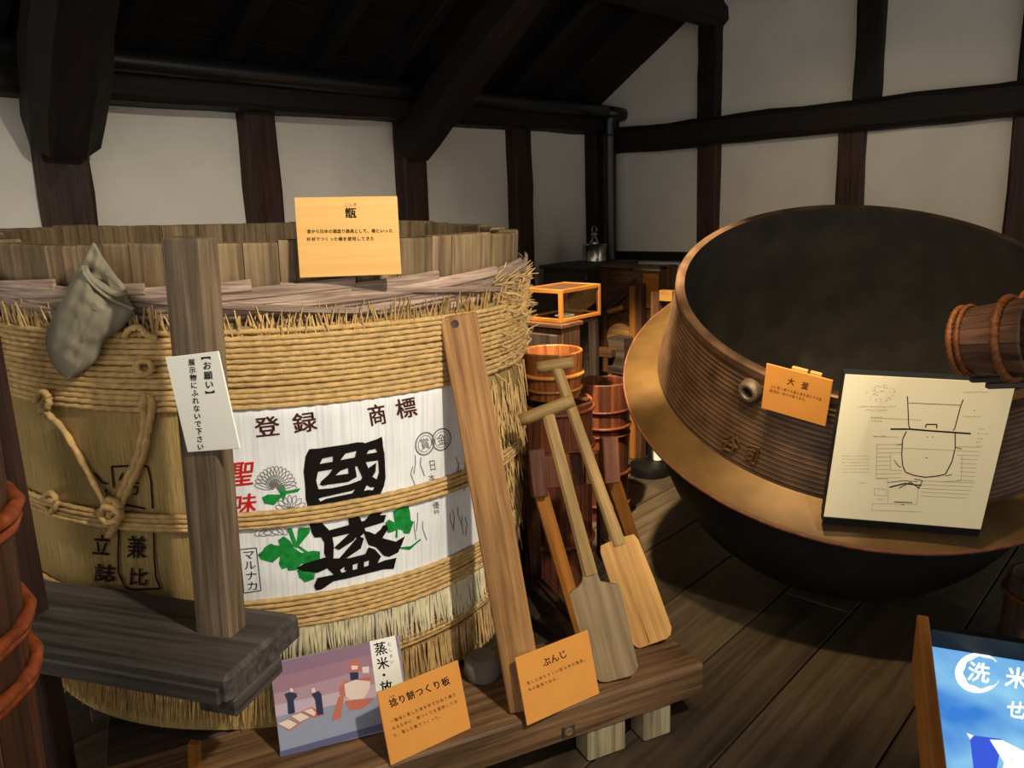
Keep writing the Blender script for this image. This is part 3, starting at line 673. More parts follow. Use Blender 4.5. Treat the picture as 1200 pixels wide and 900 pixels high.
ropepath_ = smoothpath([thit(x_, y_, .078)[2] for x_, y_ in ((99, 312), (104, 322), (118, 334), (136, 344), (145, 342), (140, 333), (124, 318))], 8)
sweep('fold', ropepath_, lambda t: circ(.012*math.sin(math.pi*min(.97, t+.05)), .008, 8), M_['cloth'], bag, True)

# ================================================================== SIGN RESTING ON THE HOOP
hp = thit(410, 322, .075)[2]; rad = (V((hp.x-A0.x, hp.y-A0.y, 0))).normalized()
face = (-V((fw.x, fw.y, 0)).normalized()*.75+rad*.6).normalized()+V((0, 0, .10))
sg = empty('wooden_sign', hp, 'pale yellow wooden sign board standing on the rim of the straw tub', 'sign')
so, s1, s2, _i = board('board', [(346, 231), (467, 230), (469, 321), (350, 326)], hp, face, .012, M_['sign'], sg, .001)
p = Print(s1); p.glyph('甑', 411, 249.5, 14, 13, 0, True)
for i, c in enumerate('こしき'): p.glyph(c, 406+5*i, 239.5, 4.6, 4.2, 0)
for i, c in enumerate('昔から日本の酒造り器具として、桶といった'): p.glyph(c, 362+5.05*i, 271.2-.05*i, 4.9, 5, 0, True)
for i, c in enumerate('杉材でつくった桶を使用してきた'): p.glyph(c, 362+5.3*i, 280.2-.05*i, 4.9, 5, 0, True)
p.build('lettering', M_['ink'], sg)
ctr, X, Y, n_, wd, ht = _i
boxobj('prop', frameM(ctr-n_*.03-Y*ht*.42, X, n_), .03, .02, .045, M_['sign'], sg, .001)

# ================================================================== LEANING PLANK
f0 = onz(619, 834, PZ); f1 = thit(537, 372, .062)[2]; dr = (f1-f0).normalized()
toC = (O-f0).normalized(); upn = (toC-dr*toC.dot(dr)).normalized()
upn = (upn + V((.15, -.12, 0)))
lp = empty('leaning_board', f0, 'tall brown plank with a small hole leaning against the straw tub', 'plank')
bd = plank('board', f0+dr*.008, f1+dr*.008, .104, .026, upn, M_['plank'], lp, .004)
Mb = WM[bd.name]; ln = (f1-f0).length
hc = Mb @ V((ln/2-.024, .012, .0131)); lathe('peg_hole', [(.001, .0), (.007, .0003), (.0095, .0012), (.011, 0)], axisM(hc, Mb.to_3x3().col[2]), M_['dark_wood'], lp, 16)

# ================================================================== NAME CARDS AND PHOTO PANEL ON THE PLATFORM
def standing(name, label, cat, corners, lean, mat, th=.006, z=PZ):
    bl, brr = onz(*corners[3], z), onz(*corners[2], z); X = (brr-bl).normalized(); hn = V((X.y, -X.x, 0)); hn = hn if hn.dot(O-bl) > 0 else -hn
    n = hn*math.cos(math.radians(lean))+V((0, 0, math.sin(math.radians(lean))))
    e = empty(name, (bl+brr)/2, label, cat); o, s1, s2, info = board('panel', corners, bl, n, th, mat, e)
    ctr, X, Y, n, wd, ht = info; top = ctr+Y*ht*.25-n*th; foot = V((top.x, top.y, z+.001))-hn*.05
    plank('easel_leg', foot, top, .025, .005, hn, mat, e, .001)
    return e, s1, s2, info
e, s1, s2, _i = standing('photo_panel', 'printed photo panel of small figures beside a tub, standing on the platform', 'panel', [(317, 778), (465, 745), (483, 850), (328, 887)], 14, plain('photo_ground', '#8f95a8', .4), .006)
o = (310, 740); k6 = 6.
def pr_(polys, col, nm, s=s1, lines=(), rough=.4):
    p = Print(s)
    for q in polys: p.poly(q, org=o, k=k6)
    for q, w_ in lines: p.line(q, w_, org=o, k=k6)
    return p.build(nm, plain('print_'+nm, col, rough), e)
def lay(d): return lambda x_, y_: onplane(x_, y_, _i[0]+_i[3]*d, _i[3])
pr_([[(44, 230), (932, 30), (950, 110), (60, 330)]], '#8a6a80', 'photo_backdrop_top', lay(.0006))
pr_([[(60, 330), (945, 110), (960, 200), (66, 440)]], '#9a7484', 'photo_backdrop_middle', lay(.0006))
pr_([[(66, 440), (960, 200), (965, 330), (72, 520)]], '#ab8a98', 'photo_backdrop_low', lay(.0006))
pr_([[(72, 520), (965, 330), (975, 420), (80, 600)]], '#bfaab6', 'photo_backdrop_foot', lay(.0006))
pr_([[(105, 845), (1030, 590), (1035, 640), (112, 888)]], '#595a80', 'photo_lower_edge', lay(.0008))
pr_([[(88, 650), (165, 610), (250, 650), (175, 700)], [(180, 595), (255, 565), (330, 600), (250, 645)], [(265, 560), (330, 530), (420, 590), (345, 605)], [(520, 460), (560, 450), (535, 610), (470, 630)], [(560, 490), (740, 470), (770, 480), (690, 540), (600, 555)], [(525, 400), (560, 350), (590, 345), (570, 460), (530, 450)], [(660, 330), (745, 320), (750, 355), (660, 360)], [(600, 215), (660, 200), (675, 280), (595, 280)]], '#c06a52', 'photo_red', lay(.0010))
pr_([[(95, 648), (165, 618), (232, 650), (175, 688)], [(190, 596), (255, 572), (318, 602), (250, 636)], [(275, 560), (330, 540), (360, 570), (350, 595)], [(560, 370), (640, 340), (745, 350), (740, 400), (700, 470), (600, 480), (570, 450)], [(685, 250), (735, 245), (735, 290), (690, 292)], [(610, 240), (655, 240), (655, 265), (612, 270)], [(178, 400), (198, 398), (202, 425), (180, 428)], [(330, 402), (352, 396), (360, 425), (334, 432)]], '#e3cfc0', 'photo_pale', lay(.0012))
pr_([[(140, 440), (180, 425), (225, 435), (230, 460), (205, 480), (215, 570), (190, 580), (165, 580), (160, 490)], [(330, 440), (380, 418), (400, 440), (415, 580), (370, 590), (355, 480)], [(600, 290), (660, 285), (660, 335), (605, 345)]], '#262a4a', 'photo_navy', lay(.0014))
pr_([[(738, 70), (918, 28), (975, 365), (785, 425)]], '#eceade', 'photo_title_strip', lay(.0014))
p = Print(lay(.0018)); p.glyph('蒸', 446, 760, 15.5, 16, -13, True); p.glyph('米', 448.5, 777, 14.5, 15, -13, True); p.glyph('・', 450, 791, 14, 14, -13, True); p.glyph('放', 453, 805, 15, 16, -13, True)
for i, c in enumerate('むしまい'): p.glyph(c, 456.5+.9*i, 755+6.8*i, 5, 5, -13)
p.build('lettering', M_['ink'], e)

e, s1, s2, _i = standing('name_card', 'orange name card standing on the platform in front of the photo panel', 'name card', [(440, 813), (536, 774), (553, 853), (460, 897)], 16, M_['card'])
p = Print(s1)
for i, c in enumerate('捻り餅つくり板'): p.glyph(c, 461+10.2*i, 823-4.1*i, 10.2, 10.6, -22, True)
for i, c in enumerate('ひね'): p.glyph(c, 457.5+3.6*i, 816.5-1.4*i, 3.4, 3.4, -22)
for i, c in enumerate('もち'): pass
for r_, t in enumerate(('一般米に蒸した米を手でひねり様子', 'みるために。餅つくりを使用してき', 'た、蒸した板でつくった。')):
    for i, c in enumerate(t): p.glyph(c, 459.5+1.8*r_+4.85*i, 845+8.2*r_-2.05*i, 4.3, 4.6, -22)
p.build('lettering', M_['ink'], e)
e, s1, s2, _i = standing('name_card', 'orange name card standing at the foot of the leaning plank and shovels', 'name card', [(601, 772), (688, 739), (704, 812), (621, 850)], 16, M_['card'])
p = Print(s1)
for i, c in enumerate('ぶんじ'): p.glyph(c, 640.5+9.5*i, 775.5-4.3*i, 10.5, 10.5, -22, True)
for r_, t in enumerate(('蒸した米をすくい取る木の器具。', '木の器具である。')):
    for i, c in enumerate(t): p.glyph(c, 619.5+1.5*r_+4.75*i, 800.5+7.6*r_-2*i, 4.2, 4.4, -22)
p.build('lettering', plain('card_ink', '#5a1e12', .7), e)
# little orange block at the lower edge
ca = at(229, 872, 1.93); e = empty('card_rest', V((ca.x, ca.y, PZ)), 'small orange wooden card holder near the lower edge of the platform', 'holder')
cx_ = (RT-V((0, 0, RT.z))).normalized(); cy_ = V((-cx_.y, cx_.x, 0))
bz = onz(229, 930, PZ)
plank('upright', V((bz.x, bz.y, PZ)), V((bz.x, bz.y, PZ))+(at(228, 870, (bz-O).dot(fw)*.97)-V((bz.x, bz.y, PZ))), .028, .02, -cy_, M_['orange_wood'], e, .003)
plank('foot', V((bz.x, bz.y, PZ+.008))-cy_*.04, V((bz.x, bz.y, PZ+.008))+cy_*.04, .05, .014, (0, 0, 1), M_['orange_wood'], e, .003)

# ================================================================== TRESTLE AND SHOVELS
def shovel(label, tip, top, grip_a, grip_b, blade, outline, mat_b, mat_s, facing, width, blen, shaft_r=.016, label_g=None):
    tip, top = V(tip), V(top); d = (top-tip).normalized(); Z = V(facing); Mx = frameM(tip, d, Z)
    e = empty('wooden_shovel', tip, label, 'shovel', 'long-handled wooden shovels')
    vs = [(x_*blen, y_*width, t_) for t_ in (.009, -.009) for x_, y_ in outline]; n = len(outline)
    tris = tessellate_polygon([[V((x_, y_, 0)) for x_, y_ in outline]])
    fs = [tuple(t) for t in tris]+[tuple(n+i for i in t[::-1]) for t in tris]+[(i, (i+1) % n, n+(i+1) % n, n+i) for i in range(n)]
    b = mobj('blade', vs, fs, mat_b, e, Mx); bm = bmesh.new(); bm.from_mesh(b.data); bmesh.ops.recalc_face_normals(bm, faces=bm.faces)
    bm.to_mesh(b.data); bm.free()
    L = (top-tip).length
    sweep('shaft', [tip+d*(blen*.94+(L-blen*.94)*i/6) for i in range(7)], lambda t: rectsec(.037+.008*(1-t)**3, .03, .28), mat_s, e, up=Z)
    g0, g1 = V(grip_a), V(grip_b); sweep('grip', [g0.lerp(g1, i/6) for i in range(7)], lambda t: circ(.0195+.002*math.sin(t*3.14), n=12), mat_s, e, True, up=(0, 0, 1))
    return e, Mx
# positions: blade tips on the platform, shafts leaning on the trestle
t1 = onz(724, 799, PZ)+V((0, 0, .012)); t2 = onz(766, 758, PZ)+V((0, 0, .015))
d1 = (t1-O).dot(fw)
g1 = at(641, 481, d1*1.03); g2 = at(652, 430, (t2-O).dot(fw)*1.06)
camd = lambda P: (O-P).normalized()
sh1 = [(0, -.24), (.015, -.36), (.06, -.45), (.55, -.49), (.78, -.5), (.80, -.46), (.83, -.30), (.86, -.16), (.97, -.13), (1.06, -.12), (1.06, .12), (.97, .13), (.9, .2), (.86, .3), (.845, .44), (.82, .5), (.55, .50), (.06, .44), (.015, .34), (0, .22)]
ax = g1-t1; e1, Mx1 = shovel('grey-brown wooden shovel with a long crossbar handle, nearest the name card', t1, g1, at(609, 493, (g1-O).dot(fw)), at(672, 469, (g1-O).dot(fw)), None, sh1, M_['shovel_grey'], M_['handle'], camd(t1)+V((.25, -.2, .1)), .150, .335)
sh2 = [(0, -.3), (.02, -.42), (.08, -.5), (.5, -.5), (.93, -.46), (.99, -.40), (1.0, -.15), (1.06, -.12), (1.06, .12), (1.0, .15), (.99, .42), (.93, .48), (.5, .5), (.30, .5), (.08, .5), (.02, .42), (0, .35)]
e2, Mx2 = shovel('bright yellow-brown wooden shovel with a crossbar handle, behind the grey one', t2, g2, at(629, 431, (g2-O).dot(fw)), at(672, 425, (g2-O).dot(fw)), None, sh2, M_['pale_wood'], M_['handle'], camd(t2)+V((.3, -.1, .05)), .140, .345)

pts_ = [(.02, .05, .0095), (.10, .047, .0097), (.30, .055, .0093)]
sweep('crack', [Mx2 @ V((a*.345, b*.14*2, c)) for a, b, c in pts_], lambda t: circ(.0016*(1-t)+.0004, .0005, 6), M_['dark_wood'], e2)
def seg_at(P, Q, px):                     # point of a 3D segment nearest a pixel column height
    return min((P.lerp(Q, i/200) for i in range(201)), key=lambda r: abs(450-FPX*(r-O).dot(UP)/(r-O).dot(fw)-px))
r1 = seg_at(t1, g1, 540); r2 = seg_at(t2, g2, 540)
dT = max((r1-O).dot(fw), (r2-O).dot(fw))+.075
tr = empty('trestle', onz(668, 745, 0), 'low reddish-brown wooden trestle behind the shovels', 'trestle')
ra, rb = at(614, 557, dT), at(724, 545, dT+.06)
hx = (rb-ra); hx.z = 0; hx.normalize(); hy = V((-hx.y, hx.x, 0))
zz = (ra.z+rb.z)/2
ra.z = rb.z = zz
for i, (u0, u1) in enumerate(((.20, .41), (.42, .63), (.64, .86))):
    plank('board', ra.lerp(rb, (u0+u1)/2)-V((0, 0, .055)), ra.lerp(rb, (u0+u1)/2)+V((0, 0, .06)), (rb-ra).length*(u1-u0)*.97, .025, hy, M_['red_plank'], tr, .003)
plank('top_rail', ra+hy*.045+V((0, 0, -.03)), rb+hy*.045+V((0, 0, -.03)), .05, .05, (0, 0, 1), M_['brown_wood'], tr, .004)
for (p0, p1, q1, m_) in (((627, 526), (632, 582), None, 'red_plank'), ((713, 512), (716, 566), None, 'red_plank')):
    a, b = at(*p0, dT-.022), at(*p1, dT-.022); plank('stub_post', b, a, .055, .05, hy, M_[m_], tr, .004)
def legto(px0, px1, dd, mat, w_=.05):
    a = at(*px0, dT+dd); d_ = ray(*px1); f = O+d_*((0-EYE)/d_.z)
    plank('leg', f, a, w_, .03, -hy, M_[mat], tr, .003); return f, a
l1 = legto((632, 572), (692, 778), 0.0, 'orange_wood'); l2 = legto((716, 558), (764, 700), .02, 'orange_wood')
l3 = legto((622, 570), (628, 690), .03, 'brown_wood'); l4 = legto((708, 556), (706, 640), .05, 'brown_wood')
plank('brace', l3[0].lerp(l3[1], .14), l1[0].lerp(l1[1], .22), .03, .025, (0, 0, 1), M_['brown_wood'], tr)
plank('brace', l4[0].lerp(l4[1], .14), l2[0].lerp(l2[1], .22), .03, .025, (0, 0, 1), M_['brown_wood'], tr)

# ================================================================== THE BIG IRON KETTLE
KR = .72; KC = V((-1.405*KR, 4.334*KR, -.486*KR+EYE)); KN = V((.260, -.367, 1)).normalized()
KM = axisM(KC, KN, (1, 0, 0))
ket = empty('iron_kettle', V((KC.x-.15, KC.y+.2, 0)), 'giant tilted iron cauldron with a broad brass-coloured flange', 'cauldron')
prof = [(.690, -.004), (.700, 0), (.716, 0), (.724, -.006), (.726, -.03), (.720, -.036)]
for i in range(17):
    z = -.045-.0195*i; r = .722+.058*((i/17)**1.2); prof += [(r, z), (r+.0015, z-.009), (r+.0045, z-.012), (r+.0008, z-.0145)]
prof += [(.782, -.388), (.74, -.40)]
inner = [(.74, -.40)]+[(.76*math.cos(t), -.44-.82*math.sin(t)) for t in [i*math.pi/2/14 for i in range(15)]][:-1]+[(.001, -1.26)]
col = lathe('collar', prof, KM, M_['bronze'], ket, 128); tag(col, 'bronze-brown ridged collar')
lathe('inner_wall', [(.690, -.004), (.696, -.05), (.710, -.18), (.724, -.30), (.732, -.40)]+[(.735*math.cos(t), -.46-.80*math.sin(t)) for t in [i*math.pi/2/18 for i in range(18)]]+[(.001, -1.26)], KM, M_['iron_in'], ket, 96)
fl = lathe('flange', [(.775, -.384), (.79, -.392), (.915, -.428), (.922, -.436), (.918, -.450), (.80, -.425), (.775, -.415)], KM, M_['brass'], ket, 128, closed=True); tag(fl, 'broad brass-coloured flange')
ringrope('flange_edge', .919, -.439, .0075, KM, plain('rust', '#5e3320', .7, noise=.4, nscale=25), ket, 180, 6, 37, .12)
lathe('bowl', [(.785, -.41)]+[(.79*math.cos(t)**.8, -.449-.83*math.sin(t)**.8) for t in [i*math.pi/2/24 for i in range(24)]]+[(.001, -1.279)], KM, M_['iron'], ket, 96)
def khit(px, py, r0, r1, z0, z1):
    """ray against the outward-widening collar, by marching"""
    d = ray(px, py); Mi = KM.inverted(); best = None
    for i in range(600):
        P = O+d*(2.0+i*.004); q_ = Mi @ P
        if z1 <= q_.z <= z0:
            r = r0+(r1-r0)*(z0-q_.z)/(z0-z1)
            if math.hypot(q_.x, q_.y) <= r: return P, (KM.to_3x3() @ V((q_.x, q_.y, 0))).normalized()
    return None
h_ = khit(879, 458, .726, .782, -.0, -.388)
lathe('lug', [(.020, -.012), (.020, .016), (.023, .020), (.032, .020), (.037, .015), (.042, .0), (.042, -.012)], axisM(h_[0], h_[1], KN), M_['lug'], ket, 24)
lathe('lug_hole', [(.001, .004), (.0205, .004), (.0205, 0)], axisM(h_[0], h_[1], KN), M_['black'], ket, 20)
em = Print(lambda x_, y_: (lambda h: h and h[0]+h[1]*.003)(khit(x_, y_, .728, .784, 0, -.388)), 8)
em.glyph('谷', 857, 519, 21, 23, 25, True); em.cut(); em.glyph('司', 882, 532, 16, 25, 18, True)
for eo in em.split('raised_character', M_['emblem'], ket): sm = eo.modifiers.new('thick', 'SOLIDIFY'); sm.thickness = .005; sm.offset = 0
# card on the collar
h2 = khit(930, 470, .726, .782, 0, -.388); nc = (h2[1]+KN*.12).normalized()
kc = empty('name_card', h2[0], 'bright orange name card leaning on the collar of the iron cauldron', 'name card')
_, s1, s2, _i = board('panel', [(901, 427), (977, 446), (966, 500), (889, 477)], h2[0]+nc*.028, nc, .006, M_['card'], kc)
p = Print(s1); p.glyph('大', 927, 447, 9, 9, 13, True); p.glyph('釜', 943.5, 452, 9, 9, 13, True)
for r_, t in enumerate(('上に置く桶で大量の湯を沸かす大釜', '直径約一本の大釜である。')):
    for i, c in enumerate(t):
        if (c, False) in GL: p.glyph(c, 905-1.5*r_+3.75*i, 452.5+5*r_+1.02*i, 3.6, 3.8, 13)
p.build('lettering', plain('kettle_card_ink', '#6a2c10', .7), kc)
ctr, X, Y, n_, wd, ht = _i
boxobj('clip', frameM(ctr+Y*(ht/2+.003)-n_*.01+X*.0, X, n_), .05, .012, .012, M_['sign'], kc, .002)
boxobj('clip', frameM(ctr+Y*(ht/2+.003)-n_*.01+X*.05, X, n_), .036, .012, .012, M_['sign'], kc, .002)
boxobj('back_rest', frameM(ctr-Y*ht*.3-n_*.016, X, n_), wd*.5, .012, .03, M_['card'], kc, .001)
# drawing panel: lower edge on the flange, upper edge on the rim
def onflange(px, py):
    Pf = KC+KN*(-.405); return onplane(px, py, Pf, KN)
Pa, Pb = onflange(968, 612), onflange(1157, 626)
best = None
for i in range(720):
    a = i*math.pi/360; q_ = KM @ V((.735*math.cos(a), .735*math.sin(a), .0)); d_ = q_-O; sx_ = 600+FPX*d_.dot(RT)/d_.dot(fw); sy_ = 450-FPX*d_.dot(UP)/d_.dot(fw)
    if abs(sx_-1080) < 4 and sy_ > 380: best = q_
Xp = (Pb-Pa).normalized(); np_ = Xp.cross(best-Pa).normalized(); np_ = np_ if np_.dot(O-Pa) > 0 else -np_
dp = empty('drawing_panel', (Pa+Pb)/2, 'cream square panel with a line drawing of the cauldron, resting on its flange', 'panel')
_, s1, s2, _i = board('panel', [(987, 437), (1182, 449), (1157, 620), (968, 606)], Pa+np_*.045, np_, .045, plain('panel_edge', '#20242c', .6), dp)
ctr, X, Y, n_, wd, ht = _i
boxobj('face_sheet', frameM(ctr+n_*.0012, X, n_), wd*.998, ht*.998, .002, M_['panel'], dp, .0005)
s1 = lambda x_, y_: onplane(x_, y_, ctr+n_*.0026, n_)
boxobj('dark_strip', frameM(ctr-Y*(ht/2+.014)-n_*.02, X, n_), wd*.995, .026, .045, M_['black'], dp, .001)  # black strip along the lower edge of the panel
o = (960, 430); kk = 4.5
dk = Print(s1, 40)
for q_, w_ in (([(465, 155), (467, 190), (472, 310), (480, 325)], 1.6), ([(760, 172), (745, 210), (715, 325), (705, 335)], 1.6), ([(468, 190), (750, 202)], .8), ([(375, 328), (480, 328), (560, 335), (800, 352)], 2.6), ([(560, 320), (565, 303), (620, 303), (620, 325)], 2), ([(460, 340), (440, 380), (435, 460), (440, 520), (455, 555), (500, 572), (560, 582), (620, 576), (665, 566), (700, 500), (717, 430), (717, 350)], 1.7), ([(408, 410), (436, 408)], 1.2), ([(720, 425), (752, 433)], 1.2), ([(395, 490), (415, 520), (430, 530)], 1.2), ([(360, 610), (440, 600), (520, 605)], 1), ([(370, 635), (450, 615), (540, 625)], 2), ([(420, 640), (480, 608), (530, 640)], 1.5), ([(500, 590), (545, 600), (520, 645)], 1.2), ([(395, 712), (490, 716)], 1.4), ([(430, 725), (450, 726)], 1), ([(560, 480), (572, 480)], 1), ([(566, 366), (572, 372)], 1), ([(595, 366), (601, 372)], 1), ([(665, 575), (700, 568)], 1)):
    dk.line(q_, w_*.72, org=o, k=kk)
dk.build('drawing_lines', M_['ink'], dp)
lt_ = Print(s1, 60)
def L2(pts, w_=.5): lt_.line(pts, w_, org=o, k=kk)
for i in range(9): y = 410+i*22; L2([(300, y), (375 if 2 < i < 7 else 432, y-2)]); L2([(740 if 2 < i < 8 else 725, y+10), (850-i*4, y+14)])
for i in range(5): L2([(540, 600+i*20), (820-i*10, 612+i*20)])
L2([(305, 408), (300, 590), (360, 590), (360, 640)]); L2([(375, 455), (378, 545), (440, 548)]); L2([(755, 470), (748, 600), (640, 605)]); L2([(440, 428), (715, 440)]); L2([(365, 650), (362, 712)]); L2([(520, 650), (516, 725), (280, 720), (278, 755), (540, 765)])
L2([(290, 640), (355, 648), (355, 680), (290, 675), (290, 640)]); L2([(755, 135), (835, 132)]); L2([(760, 260), (815, 262)]); L2([(270, 268), (540, 280)]); L2([(290, 368), (420, 370)])
for (x0, y0, x1) in ((200, 210, 405), (245, 228, 360), (275, 266, 335), (275, 285, 335), (285, 366, 350), (835, 132, 890), (815, 262, 850), (840, 328, 870), (835, 352, 892), (835, 378, 858), (830, 398, 845), (830, 418, 855), (815, 232, 828), (205, 612, 245), (305, 700, 335)):
    x_ = x0
    while x_ < x1: L2([(x_, y0+rn(-3, 3)), (x_+rn(4, 9), y0+rn(-3, 3))], 1); x_ += rn(9, 14)
for r_ in range(6):
    x_ = 122
    while x_ < 265: L2([(x_, 470+r_*17+rn(-2, 2)), (x_+rn(4, 9), 470+r_*17+rn(-2, 2))], .7); x_ += rn(9, 15)
for i in range(60): a = rn(0, 6.28); r = rn(0, 1)**.5; L2([(320+78*r*math.cos(a), 138+50*r*math.sin(a)), (328+78*r*math.cos(a), 140+50*r*math.sin(a))], .5)
lt_.build('fine_drawing_lines', plain('pencil', '#b3a880', .8), dp)

# ================================================================== HOOPED TUBS AND BUCKETS
def stave_tub(name, label, cat, M, R0, R1, H, nst, hoops, wm, hm, th=.018, group=None, bottom=.04, twist=40, hr=.011):
    e = bpy.data.objects.new(name, None); e.empty_display_size = .05; link(e, None, M); tag(e, label, cat, group)
    a = math.pi/nst*.97; vs = []
    for h in (0, H*.5, H-.004, H):
        R = R0+(R1-R0)*h/H; i_ = .003 if h == H else 0
        for q_ in (-a, 0, a): vs.append(((R-i_)*math.cos(q_), (R-i_)*math.sin(q_), h))
        for q_ in (a, 0, -a): vs.append(((R-th+i_)*math.cos(q_), (R-th+i_)*math.sin(q_), h))
    fs = [(r*6+j, r*6+(j+1) % 6, r*6+6+(j+1) % 6, r*6+6+j) for r in range(3) for j in range(6)]+[tuple(range(18, 24)), tuple(range(5, -1, -1))]
    first = mobj('stave', vs, fs, wm, e, M)
    for i in range(1, nst): dupe(first, e, M @ Matrix.Rotation(2*math.pi*i/nst, 4, 'Z') @ Matrix.Scale(1+rn(-.004, .004), 4))
    lathe('bottom_board', [(.001, bottom+.015), (R0-th+.002, bottom+.015), (R0-th+.002, bottom), (.001, bottom)], M, wm, e, 32)
    for h, k_ in hoops:
        R = R0+(R1-R0)*h/H
        ringrope('hoop', R+hr*k_*.6, h, hr*k_, M, hm, e, 180, 8, twist, .14, .0006)
    return e
# red-hooped tub at the left edge
rt0 = at(-36, 541, 1.2); cen = rt0-(RT-V((0, 0, RT.z))).normalized()*.235
stave_tub('hooped_tub', 'tall reddish-brown stave tub with orange bamboo hoops at the left edge', 'tub', Matrix.Translation((cen.x, cen.y, .001)), .195, .24, rt0.z, 16,
          [(1.155, 1.4), (1.13, 1.0), (.965, 1.2), (.95, .9), (.875, 1.2), (.86, 1.0), (.4, 1.2), (.1, 1.2)], M_['brown_stave'], M_['red_hoop'], hr=.0095, twist=14)
# bucket standing beside the trestle, and the wider tub left of it
bkR = .145
def tubat(pxc, py_rim, depth, R, Hh):
    P = at(pxc, py_rim, depth); return P
P = tubat(707, 446, 4.06, .12, .4)
stave_tub('hooped_bucket', 'tall reddish-brown bucket with thin hoops standing beside the cauldron', 'bucket', Matrix.Translation((P.x, P.y, .001)), .122, .132, P.z, 14, [(P.z-.14, .6), (P.z-.225, .8), (P.z-.27, .5), (.25, .8), (.08, .8)], M_['red_wood'], M_['dark_hoop'])
b2 = P
P = tubat(648, 468, 3.35, .17, .4)
wt = stave_tub('wide_tub', 'wide dark stave tub standing behind the trestle and shovel handles', 'tub', Matrix.Translation((P.x, P.y, .001)), .155, .165, P.z, 18, [(P.z-.03, .7), (P.z-.19, .9), (.2, .8)], M_['red_wood'], M_['dark_hoop'])
w2 = P
for a in (-.05, .05): plank('cross_slat', V((P.x-.15, P.y+a, P.z+.008)), V((P.x+.15, P.y+a, P.z+.008)), .03, .014, (0, 0, 1), M_['brown_wood'], wt)
# round pail lid-side: a bucket sitting in the mouth of the wide tub
P2 = at(643, 405, 3.40)
stave_tub('hooped_pail', 'orange-brown pail set in the mouth of the wide tub', 'bucket', Matrix.Translation((w2.x, w2.y, w2.z+.0155)), .112, .128, P2.z-w2.z-.015, 14, [(.10, .8), (.04, .6)], wood('pail_wood', '#6b3a1c', '#a8652f', axis='Z', rough=.5, var=.2), M_['orange_wood'], th=.012)
# pole with black round base
P = onz(757, 562, 0); q_ = V((P.x-.05, P.y+.12, 0))
e = empty('stanchion', q_, 'black round-based stanchion with a white sleeve beside the cauldron', 'stanchion')
lathe('base', [(.001, 0), (.125, 0), (.13, .02), (.12, .055), (.07, .075), (.02, .08), (.001, .08)], Matrix.Translation(q_), M_['black'], e, 32)
lathe('pole', [(.001, .08), (.016, .08), (.016, .55), (.001, .55)], Matrix.Translation(q_), M_['black'], e, 16)
lathe('sleeve', [(.018, .08), (.026, .082), (.026, .20), (.018, .205)], Matrix.Translation(q_+V((.035, .03, 0))), M_['white'], e, 16)

# two buckets lying on a rack at the right edge
rx = (RT-V((0, 0, RT.z))).normalized(); ry = V((-rx.y, rx.x, 0))
M_['bk_wood'] = wood('bucket_wood', '#33211a', '#6a4a36', axis='Z', rough=.55, var=.25); M_['bk_hoop'] = wood('bucket_hoop', '#5a3018', '#94582c', axis='Z', rough=.5, along=6)
B1 = at(1124, 400, 2.02); a1 = (rx*.62-ry*.78); a1.normalize(); a1 = (a1*math.cos(.169)+V((0, 0, math.sin(.169)))).normalized()
stave_tub('lying_bucket', 'dark wooden bucket with brown hoops lying on its side before the cauldron mouth', 'bucket', axisM(B1, a1, (0, 0, 1)), .078, .098, .17, 14, [(.012, .8), (.030, .7), (.120, 1.1)], M_['bk_wood'], M_['bk_hoop'], th=.012, hr=.009, bottom=.02)
B2 = at(1197, 378, 2.17); a2 = (rx*.66-ry*.75); a2.normalize(); a2 = (a2*math.cos(.113)+V((0, 0, math.sin(.113)))).normalized()
stave_tub('lying_bucket', 'second hooped bucket at the right edge, above and behind the lying one', 'bucket', axisM(B2, a2, (0, 0, 1)), .075, .092, .17, 14, [(.014, .9), (.12, 1)], M_['bk_wood'], M_['bk_hoop'], th=.012, hr=.009, bottom=.02)
rk = B1+rx*.42-ry*.06; e = empty('bucket_rack', (rk.x, rk.y, 0), 'dark wooden rack whose rails carry the two lying buckets at the right edge', 'rack')
z1 = B1.z-.092; z2 = B2.z-.090
for off_ in (-.035, .035):
    p0 = V((B1.x, B1.y, z1-.007))+V((a1.x, a1.y, 0)).normalized()*.055+ry*off_; plank('rail', p0, p0+rx*.84, .018, .014, (0, 0, 1), M_['dark_wood'], e, .002)
    p0 = V((B2.x, B2.y, z2-.007))+V((a2.x, a2.y, 0)).normalized()*.02+ry*off_; plank('rail', p0, p0+rx*.74, .018, .014, (0, 0, 1), M_['dark_wood'], e, .002)
for a in (.27, .50):
    c_ = V((B1.x, B1.y, 0))+rx*(.26+a); plank('crossbar', V((c_.x, c_.y, z1-.026))-ry*.20, V((c_.x, c_.y, z1-.026))+ry*.28, .03, .024, (0, 0, 1), M_['dark_wood'], e)
    for b, zt in ((-.20, z1-.014), (.28, z2-.014)): plank('leg', c_+ry*b, c_+ry*b+V((0, 0, zt)), .035, .035, ry, M_['dark_wood'], e)
    d_ = c_+ry*.28; f_ = V((B2.x, B2.y, 0)); g_ = d_+ry*((f_-d_).dot(ry)); plank('upper_crossbar', V((d_.x, d_.y, z2-.026))+ry*.02, V((g_.x, g_.y, z2-.026))-ry*.06, .03, .024, (0, 0, 1), M_['dark_wood'], e)

# low round basket-like drum at the right edge
P = onz(1225, 770, 0)
stave_tub('low_tub', 'low dull brown tub on the floor behind the lit screen', 'tub', Matrix.Translation((P.x, P.y, .001)), .15, .14, .30, 16, [(.05, .8), (.24, .8)], wood('dull_tub', '#3c2f25', '#5f4c3c', axis='Z', rough=.7), M_['bk_hoop'])

